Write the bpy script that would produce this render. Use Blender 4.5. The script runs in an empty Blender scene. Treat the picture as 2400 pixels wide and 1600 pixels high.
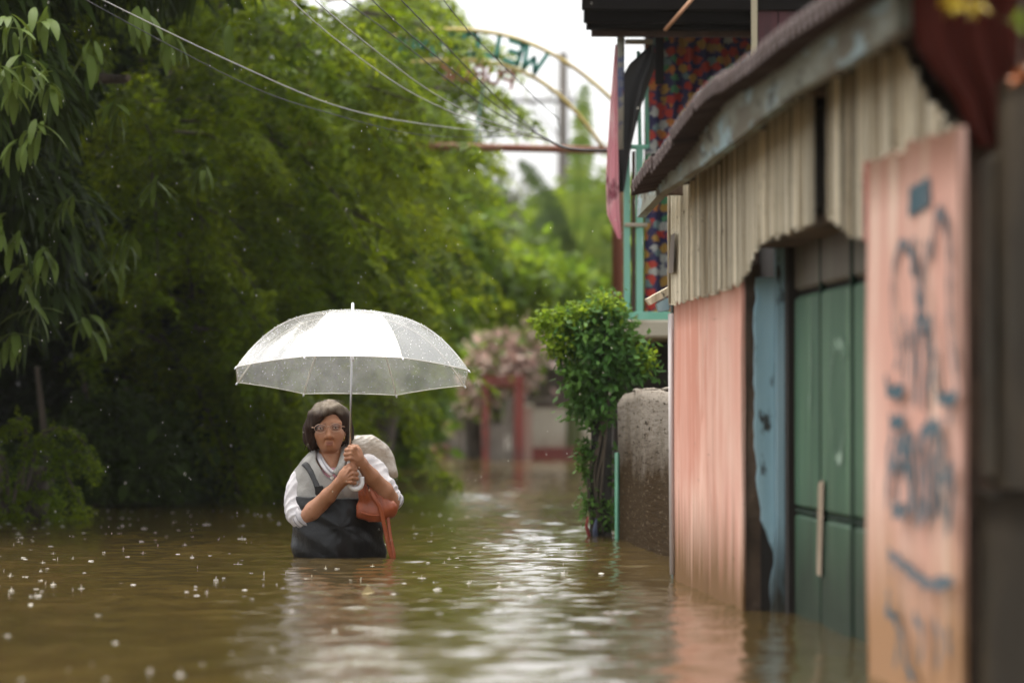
import bpy, math, random
import numpy as np
from mathutils import Vector, Matrix
R_ = math.radians
rng = np.random.default_rng(7)
random.seed(7)
SC = bpy.context.scene
COL = SC.collection

# ------------------------------------------------------------------ camera
F = 9000.0            # focal length in photo pixels (135 mm on a 2400 px wide frame)
D = 15.46             # distance of the person
CAMZ = 0.61           # lens height above the water (water is z = 0)
fwd = Vector((500.0, 9000.0, 150.0)).normalized()
right = fwd.cross(Vector((0, 0, 1))).normalized()
up = right.cross(fwd).normalized()
cam_data = bpy.data.cameras.new('camera')
cam = bpy.data.objects.new('camera', cam_data)
COL.objects.link(cam)
cam.matrix_world = Matrix(((right.x, up.x, -fwd.x, 0), (right.y, up.y, -fwd.y, 0),
                           (right.z, up.z, -fwd.z, CAMZ), (0, 0, 0, 1)))
cam_data.lens = 135
cam_data.sensor_width = 36
cam_data.clip_start = 0.5
cam_data.clip_end = 2000
cam_data.dof.use_dof = True
cam_data.dof.focus_distance = 14.95
cam_data.dof.aperture_fstop = 2.6
cam_data.dof.aperture_blades = 0
SC.camera = cam

# ------------------------------------------------------------------ sky, sun, exposure
SUN_EL, SUN_AZ = 70.0, 335.0          # degrees; azimuth clockwise from +Y
world = bpy.data.worlds.new('World')
SC.world = world
world.use_nodes = True
wn = world.node_tree
wn.nodes.clear()
sky = wn.nodes.new('ShaderNodeTexSky')
sky.sky_type = 'NISHITA'
sky.sun_disc = False
sky.sun_elevation = R_(SUN_EL)
sky.sun_rotation = R_(SUN_AZ)
sky.air_density = 1.0
sky.dust_density = 4.0
hs = wn.nodes.new('ShaderNodeHueSaturation')
hs.inputs['Saturation'].default_value = 0.10
bg = wn.nodes.new('ShaderNodeBackground')
bg.inputs['Strength'].default_value = 0.15
wo = wn.nodes.new('ShaderNodeOutputWorld')
wn.links.new(sky.outputs[0], hs.inputs['Color'])
wn.links.new(hs.outputs[0], bg.inputs['Color'])
wn.links.new(bg.outputs[0], wo.inputs[0])
sl = bpy.data.lights.new('sun', 'SUN')
sl.energy = 1.5
sl.angle = R_(60)
sl.color = (1.0, 0.94, 0.85)
so = bpy.data.objects.new('sun', sl)
COL.objects.link(so)
az, el = R_(SUN_AZ), R_(SUN_EL)
so.rotation_euler = Vector((math.sin(az) * math.cos(el), math.cos(az) * math.cos(el), math.sin(el))).to_track_quat('Z', 'Y').to_euler()
so.location = (0, 0, 30)
SC.view_settings.view_transform = 'Standard'
SC.view_settings.look = 'None'
SC.view_settings.gamma = 1.0
SC.view_settings.use_curve_mapping = False
SC.view_settings.exposure = 1.42
SC.render.engine = 'CYCLES'
SC.cycles.use_denoising = True
SC.cycles.max_bounces = 8
SC.cycles.transparent_max_bounces = 16

GZ = -0.86            # ground under the flood
# ------------------------------------------------------------------ pixel helpers (photo pixels, 2400 x 1600)
def ray(px, py):
    return right * ((px - 1200) / F) + up * (-(py - 800) / F) + fwd
def P(px, py, Y):
    d = ray(px, py); t = Y / d.y
    return Vector((d.x * t, Y, CAMZ + d.z * t))
def W(px, py, X):
    d = ray(px, py); t = X / d.x
    return Vector((X, d.y * t, CAMZ + d.z * t))
def B(zx, zy, dy=0.0):                # from the close-up of the person
    return P(660 + zx / 3.92, 920 + zy / 3.92, D + dy)

# ------------------------------------------------------------------ materials
def M(name, col, rough=0.6, var=(), bump=None, spec=0.5, rnd=False, metal=0.0, dirt=None, island=0.0, transl=0.0, coat=0.0, post=()):
    m = bpy.data.materials.new(name)
    m.use_nodes = True
    nt = m.node_tree
    N, L = nt.nodes, nt.links
    bs = N['Principled BSDF']
    bs.inputs['Roughness'].default_value = rough
    bs.inputs['Metallic'].default_value = metal
    bs.inputs['Specular IOR Level'].default_value = spec
    bs.inputs['Coat Weight'].default_value = coat
    tc = N.new('ShaderNodeTexCoord')
    src_vec = tc.outputs['Object']
    if rnd:                             # alike pieces share a mesh: shift the grain from piece to piece
        oi = N.new('ShaderNodeObjectInfo'); va = N.new('ShaderNodeVectorMath'); va.operation = 'MULTIPLY_ADD'
        L.new(oi.outputs['Random'], va.inputs[0]); va.inputs[1].default_value = (37, 53, 71); L.new(src_vec, va.inputs[2])
        src_vec = va.outputs[0]
    cur = N.new('ShaderNodeRGB'); cur.outputs[0].default_value = (*col, 1); cur = cur.outputs[0]
    def noise(scale, detail=4):
        mp = N.new('ShaderNodeMapping')
        mp.inputs['Scale'].default_value = scale
        L.new(src_vec, mp.inputs[0])
        n = N.new('ShaderNodeTexNoise')
        n.inputs['Scale'].default_value = 1.0
        n.inputs['Detail'].default_value = detail
        n.inputs['Roughness'].default_value = 0.62
        L.new(mp.outputs[0], n.inputs['Vector'])
        return n.outputs['Fac']
    def mrange(src, a, b):
        r = N.new('ShaderNodeMapRange')
        r.inputs[1].default_value = a; r.inputs[2].default_value = b
        L.new(src, r.inputs[0]); return r.outputs[0]
    def mix(fac, a, c2):
        mx = N.new('ShaderNodeMix'); mx.data_type = 'RGBA'
        L.new(fac, mx.inputs['Factor']); L.new(a, mx.inputs[6])
        mx.inputs[7].default_value = (*c2, 1)
        return mx.outputs[2]
    for (scale, c2, lo, hi) in var:
        cur = mix(mrange(noise(scale), lo, hi), cur, c2)
    if dirt:                            # tide-mark stain that thins out upward: (z full, z none, colour, noise scale)
        z1, z0, c2, scale = dirt
        z1 -= GZ; z0 -= GZ               # things stand with their origin on the ground
        sp = N.new('ShaderNodeSeparateXYZ')
        L.new(tc.outputs['Object'], sp.inputs[0])
        h = mrange(sp.outputs['Z'], z0, z1)
        ns = noise(scale)
        a = N.new('ShaderNodeMath'); a.operation = 'ADD'; L.new(h, a.inputs[0]); L.new(ns, a.inputs[1])
        cur = mix(mrange(a.outputs[0], 0.72, 1.25), cur, c2)
    for (scale, c2, lo, hi) in post:
        cur = mix(mrange(noise(scale), lo, hi), cur, c2)
    if island:
        g = N.new('ShaderNodeNewGeometry')
        hv = N.new('ShaderNodeHueSaturation')
        L.new(mrange(g.outputs['Random Per Island'], 0, 1), hv.inputs['Fac'])
        v = N.new('ShaderNodeMapRange'); v.inputs[3].default_value = 1 - island; v.inputs[4].default_value = 1 + island
        L.new(g.outputs['Random Per Island'], v.inputs[0])
        hv.inputs['Fac'].default_value = 1.0
        nt.links.remove(hv.inputs['Fac'].links[0])
        L.new(v.outputs[0], hv.inputs['Value'])
        L.new(cur, hv.inputs['Color']); cur = hv.outputs[0]
    if rnd:
        hv3 = N.new('ShaderNodeHueSaturation'); v3 = N.new('ShaderNodeMapRange'); v3.inputs[3].default_value = 0.50; v3.inputs[4].default_value = 1.25
        L.new(oi.outputs['Random'], v3.inputs[0]); L.new(v3.outputs[0], hv3.inputs['Value']); L.new(cur, hv3.inputs['Color']); cur = hv3.outputs[0]
    L.new(cur, bs.inputs['Base Color'])
    if bump:
        scale, strength = bump[0], bump[1]
        bn = N.new('ShaderNodeBump')
        bn.inputs['Strength'].default_value = strength
        bn.inputs['Distance'].default_value = bump[2] if len(bump) > 2 else 0.01
        L.new(noise(scale, 6), bn.inputs['Height'])
        L.new(bn.outputs[0], bs.inputs['Normal'])
    if transl:
        out = N['Material Output']
        tr = N.new('ShaderNodeBsdfTranslucent')
        hv2 = N.new('ShaderNodeHueSaturation'); hv2.inputs['Value'].default_value = 1.5; hv2.inputs['Hue'].default_value = 0.485
        L.new(cur, hv2.inputs['Color']); L.new(hv2.outputs[0], tr.inputs['Color'])
        ms = N.new('ShaderNodeMixShader'); ms.inputs[0].default_value = transl
        L.new(bs.outputs[0], ms.inputs[1]); L.new(tr.outputs[0], ms.inputs[2]); L.new(ms.outputs[0], out.inputs[0])
    return m

# ------------------------------------------------------------------ object helpers
def tag(o, label=None, cat=None, group=None, kind=None):
    if label: o['label'] = label
    if cat: o['category'] = cat
    if group: o['group'] = group
    if kind: o['kind'] = kind
    return o
def thing(name, label, cat, loc, group=None):
    o = bpy.data.objects.new(name, None); COL.objects.link(o)
    o.empty_display_size = 0.1
    o.location = loc
    return tag(o, label, cat, group)
def origin_of(o):
    v = Vector((0, 0, 0))
    while o is not None:
        v += o.location; o = o.parent
    return v
def obj(name, verts, faces, mat, parent=None, smooth=False, kind=None, mats=None, fmat=None):
    """one mesh object; vertices are world positions"""
    me = bpy.data.meshes.new(name)
    off = origin_of(parent)
    v = np.asarray(verts, dtype=np.float64).reshape(-1, 3) - np.array(off)
    if isinstance(faces, np.ndarray) and faces.ndim == 2:
        n, k = faces.shape
        me.vertices.add(len(v)); me.vertices.foreach_set('co', v.ravel().astype(np.float32))
        me.loops.add(n * k); me.loops.foreach_set('vertex_index', faces.ravel().astype(np.int32))
        me.polygons.add(n); me.polygons.foreach_set('loop_start', np.arange(0, n * k, k, dtype=np.int32))
        me.update(calc_edges=True)
    else:
        me.from_pydata(v.tolist(), [], [list(map(int, f)) for f in faces]); me.update()
    if smooth: me.polygons.foreach_set('use_smooth', np.ones(len(me.polygons), dtype=bool))
    for mm in (mats or [mat]): me.materials.append(mm)
    if fmat is not None: me.polygons.foreach_set('material_index', np.asarray(fmat, dtype=np.int32))
    o = bpy.data.objects.new(name, me); COL.objects.link(o)
    if parent is not None: o.parent = parent
    if kind: o['kind'] = kind
    return o
class MB:
    def __init__(s): s.v = []; s.f = []
    def add(s, v, f):
        n = len(s.v); s.v += [tuple(x) for x in v]; s.f += [tuple(i + n for i in q) for q in f]; return s
    def box(s, lo, hi):
        x0, y0, z0 = lo; x1, y1, z1 = hi
        return s.hexa([(x0, y0, z0), (x1, y0, z0), (x1, y1, z0), (x0, y1, z0), (x0, y0, z1), (x1, y0, z1), (x1, y1, z1), (x0, y1, z1)])
    def hexa(s, v):
        return s.add(v, [(0, 3, 2, 1), (4, 5, 6, 7), (0, 1, 5, 4), (1, 2, 6, 5), (2, 3, 7, 6), (3, 0, 4, 7)])
    def bbox(s, lo, hi, b=0.006):       # box with chamfered edges
        x0, y0, z0 = lo; x1, y1, z1 = hi
        b = min(b, (x1 - x0) / 2.2, (y1 - y0) / 2.2, (z1 - z0) / 2.2)
        v = []
        for z, i in ((z0, b), (z0 + b, 0), (z1 - b, 0), (z1, b)):
            c = [(x0 + i, y0 + i), (x1 - i, y0 + i), (x1 - i, y1 - i), (x0 + i, y1 - i)]
            v += [(x, y, z) for x, y in c]
        f = [(3, 2, 1, 0), (12, 13, 14, 15)]
        for k in range(3):
            for j in range(4):
                a = k * 4 + j; c = k * 4 + (j + 1) % 4
                f.append((a, c, c + 4, a + 4))
        return s.add(v, f)
    def tube(s, pts, rad, n=8, cap=True, flat=1.0):
        pts = [Vector(p) for p in pts]
        if not hasattr(rad, '__len__'): rad = [rad] * len(pts)
        base = len(s.v); prev = None
        for i, p in enumerate(pts):
            t = (pts[min(i + 1, len(pts) - 1)] - pts[max(i - 1, 0)]).normalized()
            if prev is None:
                a = Vector((0, 0, 1)) if abs(t.z) < 0.9 else Vector((1, 0, 0))
                u = t.cross(a).normalized()
            else:
                u = (prev - t * prev.dot(t)).normalized()
            prev = u
            w = t.cross(u)
            for k in range(n):
                an = 2 * math.pi * k / n
                s.v.append(tuple(p + u * (math.cos(an) * rad[i]) + w * (math.sin(an) * rad[i] * flat)))
        for i in range(len(pts) - 1):
            for k in range(n):
                a = base + i * n + k; b2 = base + i * n + (k + 1) % n
                s.f.append((a, b2, b2 + n, a + n))
        if cap:
            s.f.append(tuple(base + k for k in range(n))[::-1])
            s.f.append(tuple(base + (len(pts) - 1) * n + k for k in range(n)))
        return s
    def ball(s, c, r, nu=8, nv=6):
        c = Vector(c)
        if not hasattr(r, '__len__'): r = (r, r, r)
        v = [(c.x, c.y, c.z - r[2])]
        for j in range(1, nv):
            th = -math.pi / 2 + math.pi * j / nv
            for i in range(nu):
                ph = 2 * math.pi * i / nu
                v.append((c.x + r[0] * math.cos(th) * math.cos(ph), c.y + r[1] * math.cos(th) * math.sin(ph), c.z + r[2] * math.sin(th)))
        v.append((c.x, c.y, c.z + r[2]))
        f = [(0, 1 + (i + 1) % nu, 1 + i) for i in range(nu)]
        for j in range(nv - 2):
            for i in range(nu):
                a = 1 + j * nu + i; b2 = 1 + j * nu + (i + 1) % nu
                f.append((a, b2, b2 + nu, a + nu))
        t = len(v) - 1; o = 1 + (nv - 2) * nu
        f += [(t, o + i, o + (i + 1) % nu) for i in range(nu)]
        return s.add(v, f)
    def build(s, name, mat, parent=None, smooth=False, **k):
        return obj(name, s.v, s.f, mat, parent, smooth, **k)
def spline(pts, n):
    pts = np.array([tuple(p) for p in pts], float); m = len(pts)
    out = []
    for t in np.linspace(0, m - 1, n):
        i = min(int(t), m - 2); u = t - i
        p0 = pts[max(i - 1, 0)]; p1 = pts[i]; p2 = pts[i + 1]; p3 = pts[min(i + 2, m - 1)]
        out.append(0.5 * (2 * p1 + (p2 - p0) * u + (2 * p0 - 5 * p1 + 4 * p2 - p3) * u * u + (3 * p1 - p0 - 3 * p2 + p3) * u ** 3))
    return out

# smooth pseudo noise from random sine waves
class Wav:
    def __init__(s, n, fmin, fmax, seed, flat=False):
        r = np.random.default_rng(seed)
        d = r.normal(size=(n, 3))
        if flat: d[:, 2] = 0
        d /= np.linalg.norm(d, axis=1)[:, None]
        fr = np.exp(r.uniform(np.log(fmin), np.log(fmax), n))
        s.k = d * fr[:, None] * 2 * np.pi; s.p = r.uniform(0, 6.28, n); s.a = (fmin / fr) ** 0.8
    def __call__(s, x, y, z=0.0):
        o = 0
        for k, p, a in zip(s.k, s.p, s.a): o = o + a * np.sin(k[0] * x + k[1] * y + k[2] * z + p)
        return o / np.sqrt((s.a ** 2).sum() / 2)

# ------------------------------------------------------------------ THE SETTING
mud = M('mud', (0.09, 0.07, 0.045), 0.8)
obj('ground', [(-400, -60, GZ), (400, -60, GZ), (400, 900, GZ), (-400, 900, GZ)], [(0, 1, 2, 3)], mud, kind='structure')

def build_water():
    xs = np.concatenate([np.linspace(-60, -3, 30), np.arange(-2.9, 2.9, 0.03), np.linspace(3, 60, 30)])
    ys = np.concatenate([np.linspace(-40, 7.0, 14), np.arange(7.2, 19, 0.025), np.arange(19, 27, 0.05), np.arange(27, 49.5, 0.12), np.linspace(49.6, 56, 8)])
    X, Y = np.meshgrid(xs, ys, indexing='xy')
    w1 = Wav(22, 1.0, 2.8, 3, True); w2 = Wav(34, 3.0, 9.0, 4, True)
    Z = 0.0022 * w1(X, Y) + 0.0017 * w2(X, Y)
    # calmer on the sheltered left, livelier wake round the person
    calm = 0.55 + 0.45 / (1 + np.exp(-(X + 0.3) * 2.2))
    Z = Z * calm
    dp = np.sqrt((X - 0.17) ** 2 + (Y - 15.40) ** 2)
    Z = Z + 0.0022 * np.sin(dp * 40) * np.exp(-((dp - 0.3) / 0.42) ** 2)
    r = np.random.default_rng(11)
    for _ in range(420):
        cx, cy = r.uniform(-2.2, 1.4), r.uniform(8.0, 19.5)
        rad = r.uniform(0.02, 0.16)
        ix = np.searchsorted(xs, [cx - 0.28, cx + 0.28]); iy = np.searchsorted(ys, [cy - 0.28, cy + 0.28])
        s = np.s_[iy[0]:iy[1], ix[0]:ix[1]]
        q = np.sqrt((X[s] - cx) ** 2 + (Y[s] - cy) ** 2)
        Z[s] += 0.0022 * np.cos((q - rad) * 70) * np.exp(-((q - rad) / 0.035) ** 2)
    Z[(np.abs(X) > 4) | (Y < 6)] = 0
    v = np.stack([X, Y, Z], -1).reshape(-1, 3)
    nx, ny = len(xs), len(ys)
    i = np.arange(nx * ny).reshape(ny, nx)
    f = np.stack([i[:-1, :-1], i[:-1, 1:], i[1:, 1:], i[1:, :-1]], -1).reshape(-1, 4)
    m = M('flood_water', (0.076, 0.049, 0.016), 0.05, var=[((0.7, 0.25, 1), (0.058, 0.041, 0.014), 0.35, 0.7)], bump=((14, 14, 14), 0.16, 0.010), spec=0.5)
    m.node_tree.nodes['Principled BSDF'].inputs['IOR'].default_value = 1.333
    return obj('floodwater', v, f, m, None, True, kind='structure')
build_water()
road_m = M('wet_earth_road', (0.22, 0.19, 0.14), 0.5, var=[((1, 1, 1), (0.15, 0.13, 0.1), 0.4, 0.6)], bump=((6, 6, 6), 0.3))
obj('road', [(-3.4, 53.0, 0.03), (12, 49.5, 0.03), (14, 160, 0.35), (-8, 160, 0.35), (-3.4, 52.6, -0.6), (12, 49.1, -0.6)], [(0, 1, 2, 3), (4, 5, 1, 0)], road_m, kind='structure')

# ------------------------------------------------------------------ foliage engine
def norm(a): return a / np.maximum(np.linalg.norm(a, axis=-1, keepdims=True), 1e-9)
class Leaves:
    """gathers diamond leaves (4 vertices, folded) and long leaves (8 vertices)"""
    def __init__(s): s.v = []; s.f = []; s.n = 0
    def diamonds(s, b, d, side, L, w, droop=0.15):
        b, d, side = map(np.asarray, (b, d, side)); L = np.asarray(L)[:, None]; w = np.asarray(w)[:, None]
        nrm = norm(np.cross(d, side))
        down = np.array([0, 0, -1.0])
        mid = b + d * L * 0.45 + down * L * droop * 0.3
        tip = b + d * L + down * L * droop
        v = np.stack([b, mid + side * w / 2 + nrm * w * 0.15, tip, mid - side * w / 2 + nrm * w * 0.15], 1)
        k = len(b); i = s.n + np.arange(k)[:, None] * 4 + np.arange(4)
        s.v.append(v.reshape(-1, 3)); s.f.append(i); s.n += 4 * k
    def long(s, b, d, side, L, w, droop=0.5):
        b, d, side = map(np.asarray, (b, d, side)); L = np.asarray(L)[:, None]; w = np.asarray(w)[:, None]
        down = np.array([0, 0, -1.0])
        def at(t): return b + d * L * t + down * L * droop * t * t
        p = [at(0.0), at(0.25), at(0.6), at(1.0)]; ws = (0.1, 0.9, 0.95, 0.06)
        v = []
        for q, k2 in zip(p, ws): v += [q + side * w * k2 / 2, q - side * w * k2 / 2]
        v = np.stack(v, 1); k = len(b)
        base = s.n + np.arange(k)[:, None] * 8
        for j in range(3):
            s.f.append(base + np.array([2 * j, 2 * j + 1, 2 * j + 3, 2 * j + 2]))
        s.v.append(v.reshape(-1, 3)); s.n += 8 * k
    def build(s, name, mat, parent):
        return obj(name, np.concatenate(s.v), np.concatenate(s.f), mat, parent, False, kind='stuff')
def rdir(n, r): return norm(r.normal(size=(n, 3)))
def lobes_points(lobes, n, r, shell=0.55):
    """points in the outer part of ellipsoid lobes; returns points and outward direction"""
    vol = np.array([a[1][0] * a[1][1] * a[1][2] for a in lobes]) ** 0.75
    cnt = r.multinomial(n, vol / vol.sum())
    ps, ds = [], []
    for (c, rad), k in zip(lobes, cnt):
        u = rdir(k, r); q = (shell + (1.05 - shell) * r.uniform(0, 1, k) ** 0.6)[:, None]
        ps.append(np.array(c) + u * np.array(rad) * q); ds.append(norm(u / np.array(rad)))
    return np.concatenate(ps), np.concatenate(ds)
def feathery(L, o, d0, Ls, nodes, leaf, r, droop=0.5):
    """sprays of small paired leaflets along drooping twigs"""
    n = len(o); Ls = np.asarray(Ls)[:, None]
    sd = norm(np.cross(d0, np.array([0, 0, 1.0])) + 0.35 * r.normal(size=(n, 3)))
    for j in range(nodes):
        t = (j + 0.5) / nodes
        p = o + d0 * Ls * t + np.array([0, 0, -1.0]) * Ls * droop * t * t
        tan = norm(d0 + np.array([0, 0, -1.0]) * 2 * droop * t)
        for sg in (1, -1):
            dd = norm(sd * sg + tan * 0.55 + 0.25 * r.normal(size=(n, 3)))
            ln = leaf * (1.15 - 0.6 * t) * r.uniform(0.7, 1.25, n)
            L.diamonds(p, dd, norm(np.cross(dd, np.cross(sd, tan)) + 0.3 * r.normal(size=(n, 3))), ln, ln * 0.36, 0.2)
def tufts(L, o, d0, per, leaf, r, droop=0.6):
    n = len(o)
    for j in range(per):
        dd = norm(d0 + 0.85 * r.normal(size=(n, 3)))
        sd = norm(np.cross(dd, np.array([0, 0, 1.0])) + 0.3 * r.normal(size=(n, 3)))
        ln = leaf * r.uniform(0.6, 1.2, n)
        L.long(o + 0.02 * r.normal(size=(n, 3)), dd, sd, ln, ln * r.uniform(0.2, 0.28, n), droop)
def broad(L, o, d0, per, leaf, spread, r, droop=0.2):
    n = len(o)
    for j in range(per):
        dd = norm(d0 * 0.7 + 0.9 * r.normal(size=(n, 3)))
        sd = norm(np.cross(dd, norm(d0 * 0.6 + np.array([0, 0, 0.8]) + 0.5 * r.normal(size=(n, 3)))))
        ln = leaf * r.uniform(0.6, 1.25, n)
        L.diamonds(o + spread * r.normal(size=(n, 3)), dd, sd, ln, ln * 0.55, droop)
def Lmat(name, a, b, rough=0.42, isl=0.35, tr=0.3, sc=1.3):
    return M(name, a, rough, var=[((sc, sc, sc), b, 0.38, 0.66)], island=isl, transl=tr, spec=0.12)
bark = M('bark', (0.10, 0.075, 0.05), 0.85, var=[((12, 12, 2), (0.05, 0.04, 0.03), 0.4, 0.65)], bump=((25, 25, 4), 0.8, 0.02))
g_dark = Lmat('leaf_dark', (0.042, 0.068, 0.010), (0.030, 0.052, 0.008), 0.6, 0.45, 0.22)
g_mid = Lmat('leaf_mid', (0.080, 0.150, 0.012), (0.135, 0.200, 0.012), 0.45, 0.42, 0.42)
g_deep = Lmat('leaf_deep_shade', (0.026, 0.042, 0.008), (0.016, 0.028, 0.006), 0.6, 0.45, 0.15)  # leaf colour lowered to carry the shade of the deep foliage
g_feather = Lmat('leaf_feather', (0.098, 0.160, 0.007), (0.175, 0.230, 0.008), 0.5, 0.45, 0.50)
g_bright = Lmat('leaf_bright', (0.095, 0.160, 0.016), (0.140, 0.190, 0.018), 0.5, 0.35, 0.40)
g_shrub = Lmat('leaf_shrub', (0.055, 0.135, 0.030), (0.095, 0.180, 0.030), 0.5, 0.4, 0.30, 5)
g_banana = M('banana_leaf', (0.14, 0.20, 0.03), 0.5, var=[((2, 2, 9), (0.08, 0.14, 0.022), 0.4, 0.62)], transl=0.3, spec=0.2)
g_banana2 = M('banana_leaf_dark', (0.05, 0.085, 0.02), 0.5, var=[((2, 2, 9), (0.085, 0.13, 0.03), 0.45, 0.65)], transl=0.15, spec=0.2)
g_grey = Lmat('leaf_grey', (0.13, 0.145, 0.09), (0.10, 0.12, 0.06), 0.5, 0.3, 0.25)

def E(px, py, Y, rx, ry_depth, rz):      # a lobe given in photo pixels (radii rx, rz) and metres of depth
    s = Y / F
    return (tuple(P(px, py, Y)), (rx * s, ry_depth, rz * s))
def trunk(t, pts, r0, r1, name='trunk', n=9):
    pts = spline(pts, 14)
    rad = [r0 + (r1 - r0) * i / 13 for i in range(14)]
    rad[0] *= 1.3
    pts = [(p[0] + 0.02 * math.sin(i * 1.7), p[1] + 0.02 * math.sin(i * 2.3), p[2]) for i, p in enumerate(pts)]
    return MB().tube(pts, rad, n).build(name, bark, t, True)

# --- mango tree, near left
def mango_tree():
    r = np.random.default_rng(21)
    base = Vector((-2.05, 19.6, GZ))
    t = thing('mango_tree', 'dark leafy tree with long drooping leaves at the left edge of the photo', 'tree', base)
    trunk(t, [base, base + Vector((0.05, 0.1, 1.4)), base + Vector((0.25, 0.1, 2.9)), base + Vector((0.3, 0, 4.2))], 0.16, 0.08)
    for (a, b2, c) in (((0.2, 0.1, 2.2), (0.7, -0.2, 3.0), (1.2, -0.4, 3.1)), ((0.25, 0.1, 2.7), (0.1, -0.8, 3.6), (0.5, -1.4, 3.6)), ((0.3, 0.1, 3.3), (1.0, 0.5, 4.2), (1.9, 0.6, 4.3))):
        trunk(t, [base + Vector(a), base + Vector(b2), base + Vector(c)], 0.06, 0.02, 'limb', 7)
    L = Leaves()
    lobes = [E(40, 130, 18.8, 170, 0.7, 230), E(60, 520, 20.2, 150, 0.7, 220), E(60, -350, 18.8, 420, 1.2, 300), E(380, -230, 19.6, 260, 0.9, 200), E(-250, 200, 18.5, 200, 1.0, 500)]
    p, d = lobes_points(lobes, 1000, r, 0.3)
    tufts(L, p, norm(d * 0.8 + np.array([0.15, -0.2, -0.5])), 9, 0.17, r, 0.65)
    L.build('crown', g_dark, t)
    # the nearest leaves one by one
    protos = []
    for k in range(4):
        l = Leaves(); w = 0.24 + 0.02 * k
        nseg = 6; vs = []; fs = []
        for j in range(nseg + 1):
            tt = j / nseg; ww = w * 0.5 * math.sin(math.pi * min(1, (tt * 0.92 + 0.05))) ** 0.8
            bz = -0.25 * tt * tt * (1 + 0.3 * k); cx = 0.03 * math.sin(3 * tt + k)
            vs += [(cx + ww, tt, bz + 0.25 * ww), (cx, tt, bz), (cx - ww, tt, bz + 0.25 * ww)]
        for j in range(nseg):
            a = j * 3; fs += [(a, a + 1, a + 4, a + 3), (a + 1, a + 2, a + 5, a + 4)]
        me = bpy.data.meshes.new('leaf'); me.from_pydata(vs, [], fs); me.update(); me.materials.append(g_mango)
        me.polygons.foreach_set('use_smooth', np.ones(len(fs), dtype=bool))
        protos.append(me)
    spots = [(20, 60, 17.0), (95, 40, 17.2), (60, 150, 17.1), (30, 190, 17.3), (120, 190, 17.4), (45, 330, 17.6), (10, 170, 17.0), (85, 300, 17.5),
             (40, 560, 18.2), (110, 600, 18.3), (60, 640, 18.4), (20, 800, 18.6), (330, 40, 18.0), (400, 90, 18.2), (300, 560, 19), (270, 620, 19.2),
             (360, 430, 18.8), (480, 400, 19.2), (160, 480, 18.6), (210, 120, 18.0), (540, 60, 18.6), (280, 250, 18.5), (80, 720, 18.5), (200, 760, 19.0), (0, 520, 18.0)]
    for (px, py, Y) in spots:
        c = P(px, py, Y)
        for j in range(10):
            o = bpy.data.objects.new('leaf', protos[r.integers(4)]); COL.objects.link(o); o.parent = t
            a = r.uniform(0, 2 * math.pi); dv = Vector((math.cos(a) * 0.75, math.sin(a) * 0.6 - 0.15, r.uniform(-1.3, 0.05))).normalized()
            q = dv.to_track_quat('Y', 'Z'); o.rotation_mode = 'QUATERNION'; o.rotation_quaternion = q
            s = r.uniform(0.09, 0.17); o.scale = (s, s, s)
            o.location = c - base + Vector((r.uniform(-0.03, 0.03), r.uniform(-0.05, 0.05), r.uniform(-0.03, 0.05)))
g_mango = M('leaf_mango', (0.085, 0.130, 0.018), 0.5, spec=0.15, var=[((3, 3, 3), (0.10, 0.14, 0.028), 0.45, 0.7)], transl=0.25)
mango_tree()

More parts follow.
